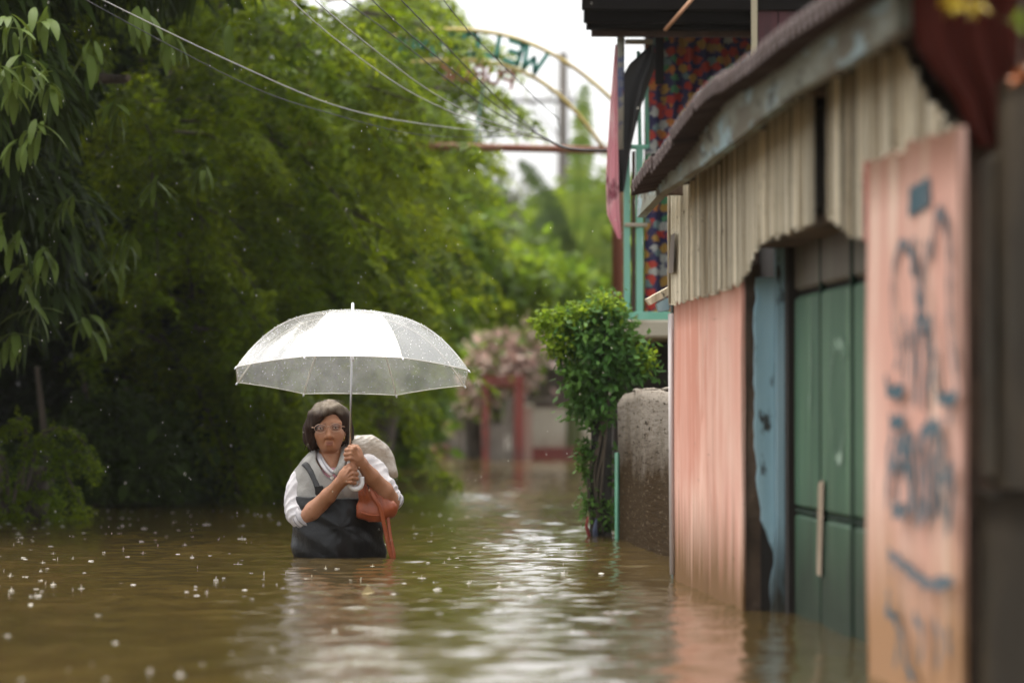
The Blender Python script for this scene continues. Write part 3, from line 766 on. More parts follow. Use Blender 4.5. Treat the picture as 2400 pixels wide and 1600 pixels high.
    MB().add([(c.x - 0.5, 61.5, c.z - 0.15), (c.x + 0.75, 61.5, c.z - 0.15), (c.x + 0.75, 62.6, c.z + 0.25), (c.x - 0.5, 62.6, c.z + 0.25), (c.x - 0.5, 63.7, c.z - 0.15), (c.x + 0.75, 63.7, c.z - 0.15)],
             [(0, 1, 2, 3), (3, 2, 5, 4), (0, 3, 4), (1, 5, 2)]).build('roof', M('salmon_roof', (0.45, 0.24, 0.17), 0.7), t)
    # cream gatepost with wall, left bank
    Y = 35.0
    a = P(868, 1095, Y); b2 = P(912, 985, Y)
    t = thing('cream_gatepost', 'cream concrete gatepost with flat cap behind the person', 'gatepost', (a.x, Y, GZ))
    MB().bbox((a.x, Y - 0.1, GZ), (b2.x, Y + 0.1, b2.z - 0.002)).build('post', cream, t)
    MB().bbox((a.x + 0.02, Y - 0.12, b2.z), (b2.x + 0.03, Y + 0.12, P(0, 962, Y).z), 0.02).build('cap', M('ochre_cap', (0.36, 0.29, 0.18), 0.7), t)
    a3 = P(742, 1090, Y + 0.05)
    t = thing('cream_wall', 'low cream garden wall with brown coping behind the person', 'wall', (a3.x, Y + 0.05, GZ))
    z = P(0, 1005, Y).z
    MB().bbox((a3.x, Y - 0.03, GZ), (a.x - 0.004, Y + 0.08, z - 0.003)).build('wall', cream, t)
    MB().bbox((a3.x, Y - 0.07, z), (a.x - 0.004, Y + 0.12, P(0, 984, Y).z), 0.01).build('coping', M('brown_coping', (0.27, 0.17, 0.09), 0.7), t)
    # green gate, left bank
    Y = 31.0; gm = M('green_gate_paint', (0.02, 0.17, 0.10), 0.45, var=[((3, 3, 3), (0.015, 0.11, 0.07), 0.4, 0.6)])
    a = P(652, 1075, Y); b2 = P(742, 905, Y)
    t = thing('green_gate', 'emerald green barred gate half hidden by leaves behind the person', 'gate', (a.x, Y, GZ))
    for px in (660, 734):
        q = P(px, 905, Y); MB().bbox((q.x - 0.03, Y - 0.03, GZ), (q.x + 0.03, Y + 0.03, q.z)).build('post', gm, t)
    for py in (915, 1000):
        q = P(660, py, Y); MB().bbox((P(669, 0, Y).x, Y - 0.02, q.z - 0.035), (P(725, 0, Y).x, Y + 0.02, q.z + 0.035)).build('rail', gm, t)
    for i in range(6):
        q = P(672 + i * 10, 925, Y); MB().tube([Vector((q.x, Y, -0.1)), Vector((q.x, Y, q.z))], 0.008, 6).build('bar', gm, t)
    q = P(673, 1010, Y); MB().bbox((q.x, Y + 0.021, GZ + 0.3), (P(722, 0, Y).x, Y + 0.03, q.z)).build('panel', gm, t)
far_things()

def hang(name, x0, x1, z0, z1, Y, mat, folds=9, amp=0.025, nx=70, nz=30, shape=None, parent=None):
    v = []; f = []; uvs = []
    for j in range(nz + 1):
        for i in range(nx + 1):
            u = i / nx; q = j / nz
            x, z = x0 + (x1 - x0) * u, z0 + (z1 - z0) * q
            if shape: x, z = shape(u, q)
            v.append((x, Y + amp * math.sin(u * folds * 6.283 + 0.8 * math.sin(q * 3 + u * 5)) * (0.6 + 0.4 * (1 - q)), z)); uvs.append((u * (x1 - x0), q * (z1 - z0)))
    for j in range(nz):
        for i in range(nx):
            a = j * (nx + 1) + i; f.append((a, a + 1, a + nx + 2, a + nx + 1))
    o = obj(name, v, f, mat, parent, True)
    ul = o.data.uv_layers.new(name='print')
    for l in o.data.loops: ul.data[l.index].uv = uvs[l.vertex_index]
    return o
# ------------------------------------------------------------------ NEAR HOUSE on the right
FX = 1.32                      # plane of the street front
pinkm = M('pink_plaster', (0.60, 0.335, 0.265), 0.8, spec=0.08, var=[((10, 3, 0.30), (0.53, 0.245, 0.18), 0.42, 0.62), ((3, 1.2, 1.0), (0.66, 0.42, 0.335), 0.45, 0.62), ((50, 18, 0.9), (0.74, 0.52, 0.43), 0.55, 0.68), ((50, 20, 1.2), (0.36, 0.19, 0.135), 0.58, 0.69), ((30, 5, 30), (0.22, 0.15, 0.11), 0.68, 0.73)],
          dirt=(-0.06, 0.42, (0.17, 0.095, 0.045), (20, 20, 0.6)), bump=((14, 5, 5), 0.35, 0.012))
pink2 = M('pink_plaster_pale', (0.62, 0.385, 0.31), 0.8, spec=0.08, var=[((6, 1.6, 0.6), (0.55, 0.30, 0.235), 0.42, 0.62), ((18, 5, 1.2), (0.72, 0.54, 0.43), 0.52, 0.68), ((30, 8, 2), (0.40, 0.25, 0.19), 0.60, 0.70)],
          dirt=(-0.04, 0.52, (0.34, 0.19, 0.10), (6, 4, 0.9)), bump=((14, 5, 5), 0.3, 0.012))
rawc = M('raw_concrete', (0.13, 0.085, 0.055), 0.9, var=[((6, 6, 6), (0.07, 0.045, 0.03), 0.4, 0.62)], bump=((22, 22, 22), 0.7, 0.02))
redm = M('red_edge', (0.42, 0.10, 0.07), 0.7, var=[((8, 8, 8), (0.3, 0.08, 0.06), 0.4, 0.6)])
blue = M('blue_paint', (0.36, 0.52, 0.58), 0.65, spec=0.2, var=[((9, 9, 1.2), (0.25, 0.40, 0.46), 0.42, 0.66), ((14, 14, 5), (0.05, 0.05, 0.045), 0.62, 0.68)], dirt=(-0.1, 0.42, (0.05, 0.05, 0.04), (16, 16, 3)), bump=((20, 20, 4), 0.25))
green = M('green_sheet_paint', (0.034, 0.088, 0.045), 0.5, spec=0.22, var=[((5, 7, 0.4), (0.085, 0.160, 0.090), 0.46, 0.66), ((16, 22, 1.2), (0.018, 0.05, 0.028), 0.54, 0.70), ((20, 30, 1.4), (0.16, 0.22, 0.16), 0.64, 0.74)], dirt=(-0.05, 0.55, (0.012, 0.026, 0.012), (5, 7, 0.7)), bump=((10, 10, 3), 0.25))
seam = M('dark_seam', (0.010, 0.022, 0.013), 0.7, spec=0.1)
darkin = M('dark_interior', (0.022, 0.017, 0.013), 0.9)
bam = M('split_bamboo', (0.66, 0.59, 0.45), 0.75, spec=0.08, rnd=True, var=[((20, 5, 0.6), (0.42, 0.36, 0.25), 0.46, 0.60), ((20, 9, 1.0), (0.80, 0.73, 0.57), 0.54, 0.66), ((30, 7, 1.2), (0.10, 0.075, 0.05), 0.63, 0.70), ((40, 10, 16), (0.06, 0.045, 0.03), 0.64, 0.69)], bump=((40, 9, 2), 0.5, 0.006))
bam2 = M('split_bamboo_brown', (0.50, 0.43, 0.31), 0.75, spec=0.08, rnd=True, var=[((20, 5, 0.6), (0.22, 0.165, 0.095), 0.46, 0.62), ((40, 10, 16), (0.06, 0.045, 0.03), 0.62, 0.68)], bump=((40, 9, 2), 0.5, 0.006))
fasc = M('weathered_blue_board', (0.19, 0.195, 0.155), 0.8, var=[((6, 1.6, 8), (0.11, 0.095, 0.065), 0.42, 0.58), ((7, 2.6, 12), (0.24, 0.32, 0.33), 0.54, 0.62), ((16, 6, 20), (0.06, 0.05, 0.035), 0.57, 0.66)], bump=((14, 3, 20), 0.5, 0.01), spec=0.2)
tin = M('rusty_tin_shaded', (0.034, 0.022, 0.019), 0.8, var=[((4, 4, 4), (0.055, 0.038, 0.034), 0.45, 0.62), ((9, 9, 9), (0.04, 0.025, 0.02), 0.55, 0.7)], spec=0.2)  # rust brown darkened overall so the underside looks shaded
tin_edge_highlight = M('tin_edge_highlight', (0.30, 0.235, 0.225), 0.6, var=[((9, 9, 9), (0.16, 0.10, 0.09), 0.45, 0.65)])  # paler colour paints a highlight along the cut sheet edges
graf = M('spray_paint_teal', (0.055, 0.10, 0.12), 0.7, spec=0.1, var=[((3, 3, 3), (0.16, 0.15, 0.155), 0.46, 0.66)])
chalk = M('chalk_white', (0.22, 0.30, 0.23), 0.8, var=[((9, 9, 9), (0.07, 0.14, 0.085), 0.4, 0.6)])

def slab_wall(mb, y0, y1, z0, z1, x0, x1, ny=22, nz=16, amp=0.006, seed=1):
    """wall panel with a slightly uneven street face (x0) and rough edges"""
    w = Wav(12, 0.4, 2.5, seed)
    v = []; f = []
    for j in range(nz + 1):
        for i in range(ny + 1):
            y = y0 + (y1 - y0) * i / ny; z = z0 + (z1 - z0) * j / nz
            e = 0.006 * w(y * 9, z * 9, 5) if i in (0, ny) or j == nz else 0
            v.append((x0 + amp * 0.5 * w(y, z, 1), y + (e if i in (0, ny) else 0), z + (e if j == nz else 0)))
    n = len(v)
    for j in range(nz):
        for i in range(ny):
            a = j * (ny + 1) + i; f.append((a, a + ny + 1, a + ny + 2, a + 1))
    # back and sides
    ring = [j * (ny + 1) for j in range(nz + 1)] + [nz * (ny + 1) + i for i in range(1, ny + 1)] + [j * (ny + 1) + ny for j in range(nz - 1, -1, -1)]
    for k in ring: v.append((x1, v[k][1], v[k][2]))
    for k in range(len(ring) - 1):
        f.append((ring[k], ring[k + 1], n + k + 1, n + k))
    f.append(tuple(n + k for k in range(len(ring)))[::-1])
    mb.add(v, f)
    return mb

def near_house():
    base = Vector((1.9, 10.5, GZ))
    t = thing('bamboo_front_house', 'low house with pink walls, bamboo slat upper front and rusty tin roof', 'house', base)
    y_far = FX * F / 880.0; y_d0 = FX * F / 1045.0; y_d1 = 1.29 * F / 1340.0; y_near = 1.304 * F / 1574.0
    # pink walls
    slab_wall(MB(), y_d0, y_far, GZ, 0.985, FX, FX + 0.006, seed=3).build('wall', pinkm, t, True)
    slab_wall(MB(), y_near, y_d1, GZ, 1.158, 1.29, 1.306, seed=5).build('wall', pink2, t, True)
    MB().box((1.289, y_d1 + 0.007, 0.985), (1.334, y_d1 + 0.045, 1.165)).build('red_edge', redm, t)
    # raw concrete behind the pink skin: the jamb facing the camera
    mb = MB(); w = Wav(10, 1, 6, 9)
    zs = np.linspace(GZ, 1.03, 40); v = []; f = []
    for k, z in enumerate(zs):
        x1 = 1.372 + 0.010 * w(1, 2, z) + (0.03 if z < 0.35 else 0.0) * (1 - z)
        v += [(FX + 0.007, y_d0 + 0.004 + 0.004 * w(3, 1, z), z), (x1, y_d0 + 0.004 + 0.006 * w(0, 1, z), z), (x1, y_d0 + 0.18, z), (FX + 0.007, y_d0 + 0.18, z)]
    for k in range(39):
        for j in range(4):
            a = k * 4 + j; b2 = k * 4 + (j + 1) % 4; f.append((a, b2, b2 + 4, a + 4))
    f += [(3, 2, 1, 0), tuple(156 + j for j in range(4))]
    mb.add(v, f).build('jamb', rawc, t)
    MB().box((FX + 0.0075, y_d0 + 0.2, GZ), (FX + 0.10, y_far - 0.02, 0.97)).build('backing_wall', rawc, t)
    MB().box((1.3075, y_near + 0.06, GZ), (1.41, y_d1 - 0.03, 1.15)).build('backing_wall', rawc, t)
    # interior
    MB().box((1.62, 7.6, GZ), (1.66, y_far, 1.42)).build('inner_wall', darkin, t)
    MB().box((1.42, y_far - 0.03, GZ), (3.6, y_far, 1.40)).build('end_wall', rawc, t)
    # gate: sheets with recessed joints
    gate_x = 1.45; edges = [9.2, 9.72, 10.02, 10.62, 11.22]
    gt = obj('door', [(gate_x + 0.03, 9.0, GZ), (gate_x + 0.06, 9.0, GZ), (gate_x + 0.06, 11.24, GZ), (gate_x + 0.03, 11.24, GZ), (gate_x + 0.03, 9.0, 1.22), (gate_x + 0.06, 9.0, 1.22), (gate_x + 0.06, 11.24, 1.22), (gate_x + 0.03, 11.24, 1.22)],
             [(0, 3, 2, 1), (4, 5, 6, 7), (0, 1, 5, 4), (1, 2, 6, 5), (2, 3, 7, 6), (3, 0, 4, 7)], darkin, t)
    gt['label'] = 'tall green sheet metal gate with chalk marks'
    brownsheet = M('brown_sheet', (0.065, 0.047, 0.026), 0.7, var=[((6, 6, 1), (0.09, 0.08, 0.05), 0.4, 0.65)])
    for i in range(4):
        y0, y1 = edges[i] + 0.012, edges[i + 1] - 0.012
        for (z0, z1, m) in ((GZ + 0.04, 0.295, green), (0.312, 0.93, green), (0.945, 1.2, brownsheet)):
            mb = MB(); mb.bbox((gate_x + 0.004 * (i % 2), y0, z0), (gate_x + 0.028, y1, z1), 0.01); mb.build('panel', m, gt)
    for y in edges[1:4]:
        MB().tube([(gate_x + 0.008, y, GZ + 0.05), (gate_x + 0.006, y, 1.2)], 0.011, 6).build('seam_rod', seam, gt, True)
    MB().bbox((gate_x + 0.002, 9.22, 0.298), (gate_x + 0.02, 11.2, 0.309), 0.003).build('rail', seam, gt)
    # peeled strip and chalk ring on the gate
    MB().hexa([tuple(W(px, py, gate_x - 0.008 + k)) for k in (0, 0.003) for px, py in ((1914, 1345), (1924, 1350), (1930, 1125), (1918, 1130))]).build('peeled_strip', M('peeled_plywood', (0.34, 0.27, 0.19), 0.8, var=[((30, 30, 4), (0.2, 0.14, 0.09), 0.4, 0.6)]), gt)
    ch = MB()
    def stroke(mb, pts, X, wd, th=0.002):
        q = [W(a, b2, X) for a, b2 in pts]; q = [Vector(p) for p in spline(q, max(2, 5 * len(q)))]
        v = []; f = []
        for i, p in enumerate(q):
            d = (q[min(i + 1, len(q) - 1)] - q[max(i - 1, 0)]).normalized()
            n = Vector((0, -d.z, d.y)) * wd * (0.75 + 0.25 * math.sin(i * 1.3))
            v += [p + n, p - n]
        for i in range(len(q) - 1): f.append((2 * i, 2 * i + 1, 2 * i + 3, 2 * i + 2))
        mb.add(v, f)
    ch = MB(); stroke(ch, [(1962, 800), (1948, 860), (1944, 960), (1952, 1050), (1964, 1075), (1978, 1010), (1980, 900), (1972, 830), (1962, 800)], gate_x - 0.0025, 0.006); ch.build('chalk_mark', chalk, gt)
    ch = MB(); stroke(ch, [(1955, 812), (1970, 806), (1984, 830)], gate_x - 0.003, 0.022); ch.build('chalk_mark', chalk, gt)
    ch = MB(); stroke(ch, [(1898, 800), (1900, 870), (1897, 960)], gate_x - 0.0025, 0.008); ch.build('chalk_mark', chalk, gt)
    ch = MB(); stroke(ch, [(1960, 1060), (1966, 1078), (1974, 1066)], gate_x - 0.003, 0.018); ch.build('chalk_mark', chalk, gt)
    # blue frame boards, peeled at the left edge
    mb = MB(); zs = np.linspace(GZ, 0.99, 60); v = []; f = []; w = Wav(14, 1.5, 14, 17)
    for z in zs:
        pe = 0.0 if z > 0.48 else 0.030 * min(1, (0.48 - z) * 4) * (0.7 + 0.5 * w(0, 0, z * 1.3))
        xl = 1.352 + 0.003 * w(2, 0, z * 4) + max(0, pe); y = 11.335
        v += [(xl, y, z), (1.410, y - 0.004, z), (1.410, y + 0.03, z), (xl, y + 0.03, z)]
    for k in range(59):
        for j in range(4):
            a = k * 4 + j; b2 = k * 4 + (j + 1) % 4; f.append((a, b2, b2 + 4, a + 4))
    f += [(3, 2, 1, 0), tuple(236 + j for j in range(4))]
    mb.add(v, f).build('door_frame', blue, t)
    MB().bbox((1.4125, 11.30, GZ), (1.436, 11.36, 1.13), 0.004).build('door_frame', blue, t)
    MB().bbox((1.373, 11.367, GZ), (1.43, 11.39, 0.98), 0.004).build('frame_backing', darkin, t)
    MB().bbox((1.437, 11.23, GZ), (1.475, 11.36, 1.13), 0.004).build('frame_backing', darkin, t)
    MB().bbox((1.352, 8.7, 1.075), (1.50, 11.30, 1.11), 0.005).build('header', rawc, t)
    # bamboo slats
    r = np.random.default_rng(5)
    def slat_mesh(n=5, seed=0):
        vs = []; fs = []
        rr = np.random.default_rng(seed); rows = 6
        for j in range(rows + 1):
            wob = rr.normal(0, 0.010) if 0 < j < rows else 0
            for i in range(n):
                a = math.pi * i / (n - 1)
                vs.append((-0.008 * math.sin(a) ** 0.5 * (1.08 if j in (2, 4) else 1), -math.cos(a) * 0.5 * (0.97 + wob), j / rows))
        for j in range(rows):
            for i in range(n - 1):
                a = j * n + i; fs.append((a, a + n, a + n + 1, a + 1))
        me = bpy.data.meshes.new('bamboo_slat'); me.from_pydata(vs, [], fs); me.update()
        me.polygons.foreach_set('use_smooth', np.ones(len(fs), dtype=bool)); return me
    protos = []
    for k in range(6):
        me = slat_mesh(seed=k); me.materials.append(bam if k % 3 else bam2); protos.append(me)
    y = 7.58; k = 0
    while y < y_far + 0.05:
        wd = r.uniform(0.016, 0.042)
        px = 700 + FX * F / y
        zt = 1.40 - 0.05 * max(0, (y - 11.5) / 2)
        # lower edge follows the wall tops and the door opening
        if px > 2040: zb = 1.15
        elif px > 1958: zb = 1.085 - 0.085 * (px - 1958) / 82
        elif px > 1795: zb = 1.083
        elif px > 1742: zb = 0.965 + 0.11 * (px - 1742) / 53
        else: zb = 0.975
        if px > 2135: zt = 1.40 - 0.23 * min(1, (px - 2135) / 115) ** 0.8
        gap = 1925 < px < 1958
        if not gap:
            o = bpy.data.objects.new('bamboo_slat', protos[r.integers(6)]); COL.objects.link(o); o.parent = t
            o.location = Vector((FX - 0.003 - r.uniform(0, 0.009), y + wd / 2, zb - r.uniform(0, 0.018))) - base
            o.scale = (r.uniform(0.7, 1.5), wd * r.uniform(0.82, 0.98), zt - zb + 0.01)
            o.rotation_euler = (r.normal(0, 0.005), 0, r.normal(0, 0.04))
        y += wd
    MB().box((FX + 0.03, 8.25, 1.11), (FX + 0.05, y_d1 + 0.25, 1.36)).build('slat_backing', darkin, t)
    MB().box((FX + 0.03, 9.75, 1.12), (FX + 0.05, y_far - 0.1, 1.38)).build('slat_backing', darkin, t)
    # torn strip at the far corner
    MB().hexa([tuple(W(px, py, FX - 0.03 + k)) for k in (0, 0.004) for px, py in ((1566, 640), (1578, 640), (1582, 545), (1572, 552))]).build('torn_strip', M('torn_bamboo', (0.10, 0.075, 0.055), 0.8), t)
    # roof: fascia, corrugated sheets
    def sag(y): return 0.0 if y < 10.2 else -0.135 * ((y - 10.2) / 2.5) ** 1.5
    ys = np.linspace(7.56, 13.42, 42); v = []; f = []; w = Wav(10, 0.3, 2.0, 23)
    for y in ys:
        zb = 1.338 + sag(y) * 0.38 + 0.008 * w(0, y, 0); zt = zb + 0.122 + 0.02 * (y < 9)
        v += [(1.185, y, zb), (1.215, y, zb), (1.215, y, zt), (1.185, y, zt)]
    for k in range(41):
        for j in range(4):
            a = k * 4 + j; b2 = k * 4 + (j + 1) % 4; f.append((a, a + 4, b2 + 4, b2))
    f += [(0, 1, 2, 3), tuple(164 + j for j in range(4))[::-1]]
    obj('fascia', v, f, fasc, t)
    # purlin ends under the eave
    for y in np.linspace(8.4, 13.0, 5):
        z = 1.31 + sag(y) * 0.38
        MB().bbox((1.235, y - 0.02, z + 0.075), (1.60, y + 0.02, z + 0.115), 0.004).build('rafter', rawc, t)
    sheets = 8; y0, y1 = 7.4, 12.68; wsh = (y1 - y0) / sheets
    for s in range(sheets):
        a0 = y0 + s * wsh - 0.03; n = 64; v = []; f = []
        lift = r.uniform(0, 0.004); ex = r.uniform(-0.005, 0.005)
        if s == 4: lift += 0.012
        for i in range(n + 1):
            y = a0 + (wsh + 0.06) * i / n
            c = 0.021 * math.sin(2 * math.pi * y / 0.098) + 0.004 * math.sin(y * 3.1)
            for j in range(5):
                x = 1.105 + ex + j * 0.55
                z = 1.452 + sag(y) * (1 - j * 0.2) + j * 0.55 * 0.16 + c + lift + 0.0015 * s * (s % 2)
                v.append((x, y, z))
        for i in range(n):
            for j in range(4):
                a = i * 5 + j; f.append((a, a + 1, a + 6, a + 5))
        nv = len(v); v += [(x, y, z - 0.009) for x, y, z in v]
        f += [tuple(q + nv for q in reversed(p)) for p in f]
        for i in range(n): f.append((i * 5, (i + 1) * 5, (i + 1) * 5 + nv, i * 5 + nv))
        obj('roof_sheet', v, f, None, t, True, mats=[tin, tin_edge_highlight], fmat=[0] * (len(f) - n) + [1] * n)
    # nail sticking out at the eave end, little broken gutter end at the far corner
    MB().tube([W(1480, 438, 1.10), W(1540, 436, 1.19)], 0.006, 6).build('eave_rod', rawc, t)
    Yb = 13.5
    def brd(pts, d, m, nm):
        q = [P(a, b2, Yb) for a, b2 in pts]
        MB().hexa([tuple(p) for p in q] + [tuple(p + Vector((0, d, 0))) for p in q]).build(nm, m, t)
    brd([(1516, 700), (1568, 672), (1570, 690), (1526, 714)], 0.10, bam, 'broken_board')
    brd([(1538, 712), (1566, 698), (1568, 726), (1546, 730)], 0.06, blue, 'broken_bracket')
    MB().tube([W(1572, 735, 1.312), W(1576, 1345, 1.312)], 0.010, 8).build('drain_pipe', M('white_pipe', (0.55, 0.5, 0.48), 0.5), t, True)
    MB().bbox((1.322, y_far + 0.03, GZ), (1.40, y_far + 0.12, 0.98)).build('corner_post', M('mossy_dark_post', (0.05, 0.06, 0.045), 0.9), t)
    # graffiti on the pale pink wall
    gx = 1.2855; g = MB(); gn = []
    def gs(pts, wd=0.016): stroke(g, [(1960 + a / 1.65, 350 + b2 / 1.65) for a, b2 in pts], gx - 0.00005 * gn.append(1) if False else gx - 0.0004 * (len(gn) + 0 * (gn.append(1) or 0)), wd * 0.95)
    for yy in range(150, 230, 14): gs([(282, yy + 20), (320, yy), (362, yy - 26)], 0.016)
    gs([(280, 250), (285, 160)], 0.012)
    gs([(215, 560), (222, 450), (245, 370), (262, 365), (285, 400), (298, 420)], 0.015)
    gs([(298, 340), (300, 430), (288, 480)], 0.020); gs([(345, 350), (342, 420), (330, 500), (318, 620), (300, 740), (296, 980)], 0.018)
    gs([(362, 420), (385, 270), (400, 240), (425, 300), (436, 420), (434, 560), (440, 700), (462, 900), (455, 960), (400, 960), (385, 900), (380, 780)], 0.018)
    gs([(300, 420), (310, 560), (322, 650), (345, 700), (352, 640)], 0.020); gs([(350, 640), (345, 780), (340, 1010)], 0.022); gs([(277, 690), (283, 740), (275, 770)], 0.022)
    gs([(215, 560), (222, 700), (240, 790), (225, 850)], 0.012); gs([(192, 870), (200, 930), (250, 935), (255, 900)], 0.020)
    gs([(208, 1020), (212, 1060), (240, 1050), (262, 1065)], 0.020); gs([(436, 1020), (440, 1060)], 0.02)
    for a in ([(215, 1090), (200, 1200), (195, 1390)], [(205, 1250), (225, 1200), (245, 1110)], [(245, 1110), (262, 1200), (280, 1280), (288, 1400)], [(250, 1250), (268, 1180), (285, 1090)],
              [(290, 1090), (292, 1250), (300, 1450)], [(312, 1120), (325, 1300), (320, 1470)], [(325, 1120), (350, 1090), (352, 1300), (330, 1440)], [(352, 1070), (390, 1080), (400, 1060)],
              [(380, 1100), (385, 1280), (380, 1430)], [(410, 1110), (400, 1300), (415, 1420)], [(440, 1220), (445, 1330), (428, 1490)], [(215, 1390), (262, 1400), (268, 1370)], [(415, 1300), (440, 1220)]):
        gs(a, 0.024)
    gs([(200, 1560), (240, 1590), (300, 1640), (360, 1680), (450, 1670)], 0.018); gs([(215, 1560), (212, 1650)], 0.012)
    gs([(190, 1780), (230, 1820), (240, 1900), (225, 2000)], 0.016); gs([(250, 1850), (270, 1990), (300, 2050)], 0.016)
    for a in ([(262, 640), (266, 760), (262, 900)], [(312, 700), (316, 860), (308, 1000)], [(366, 640), (372, 800), (362, 930)], [(330, 520), (338, 640)], [(228, 1180), (240, 1260), (236, 1380)],
              [(340, 1150), (344, 1260), (348, 1400)], [(366, 1180), (372, 1330), (362, 1450)], [(262, 1130), (276, 1120), (290, 1180)], [(395, 1180), (402, 1240), (396, 1350)],
              [(200, 1700), (205, 1790)], [(300, 1800), (330, 1870), (322, 1990)], [(380, 1820), (400, 1900), (390, 2010)], [(430, 1850), (436, 1960)]):
        gs(a, 0.019)
    g.build('graffiti', graf, t)
near_house()

def far_right_wall():
    dm = M('dark_concrete', (0.022, 0.017, 0.011), 0.95, var=[((9, 1.2, 1.6), (0.060, 0.044, 0.027), 0.46, 0.68), ((5, 1, 2), (0.028, 0.024, 0.017), 0.5, 0.66)], bump=((15, 15, 6), 0.5, 0.02), spec=0.08)  # near-black concrete colour with random browner patches
    base = Vector((1.45, 6.6, GZ))
    t = thing('dark_concrete_wall', 'dark mottled concrete wall at the right edge beside the graffiti panel', 'wall', base)
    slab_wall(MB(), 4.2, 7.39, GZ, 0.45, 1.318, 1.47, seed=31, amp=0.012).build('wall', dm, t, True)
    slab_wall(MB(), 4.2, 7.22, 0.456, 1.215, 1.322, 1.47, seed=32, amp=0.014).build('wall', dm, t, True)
    mb = MB(); mb.ball((1.36, 6.98, 1.222), (0.03, 0.05, 0.02)); mb.build('mortar_lump', M('mortar', (0.26, 0.21, 0.15), 0.9), t, True)
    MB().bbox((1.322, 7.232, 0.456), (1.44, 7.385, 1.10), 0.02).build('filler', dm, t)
    # dark red cloth with yellow and orange print behind
    base = Vector((1.62, 7.0, 1.0))
    cm = M('maroon_cloth', (0.065, 0.014, 0.009), 0.9, spec=0.1, var=[((2, 2, 2), (0.030, 0.013, 0.010), 0.4, 0.6)])
    def shp(u, q):
        py = 345 - 420 * q
        l = np.interp(py, [-75, 0, 60, 110, 170, 232, 300, 345], [2138, 2140, 2142, 2150, 2190, 2238, 2262, 2284])
        p = P(l + (2460 - l) * u, py, 7.46); return p.x, p.z
    o = hang('maroon_cloth', 0, 0.1, 0, 1, 7.46, cm, 4, 0.018, 50, 24, shp)
    tag(o, 'dark maroon cloth hanging off the roof end in the top right corner', 'cloth')
    # small hanging plant over it
    c = Vector((1.50, 7.1, 1.42))
    t = thing('hanging_plant', 'yellow and orange flowers hanging in the top right corner before the maroon cloth', 'plant', (1.5, 7.0, 1.5))
    fl = {'yellow': M('yellow_petal', (0.50, 0.36, 0.02), 0.5), 'orange': M('orange_petal', (0.45, 0.12, 0.01), 0.5), 'green': g_bright}
    vine = MB()
    for k, (px, py, cc) in enumerate(((2245, 6, 'yellow'), (2292, 8, 'yellow'), (2395, 52, 'green'), (2392, 178, 'orange'), (2230, -10, 'yellow'))):
        p = P(px, py, 6.95)
        vine.tube([p, p + Vector((0.01, 0.02, 0.15)), p + Vector((0.0, 0.06, 0.6))], 0.003, 5)
        L = Leaves(); r = np.random.default_rng(k); q = np.repeat(np.array([tuple(p)]), 14, 0)
        broad(L, q, norm(r.normal(size=(14, 3)) + np.array([0, -0.6, 0])), 1, 0.030, 0.003, r)
        nm = 'leaf_cluster' if cc == 'green' else 'flower'
        o = L.build(nm, fl[cc], t); del o['kind']
    vine.build('vine', bark, t)
far_right_wall()

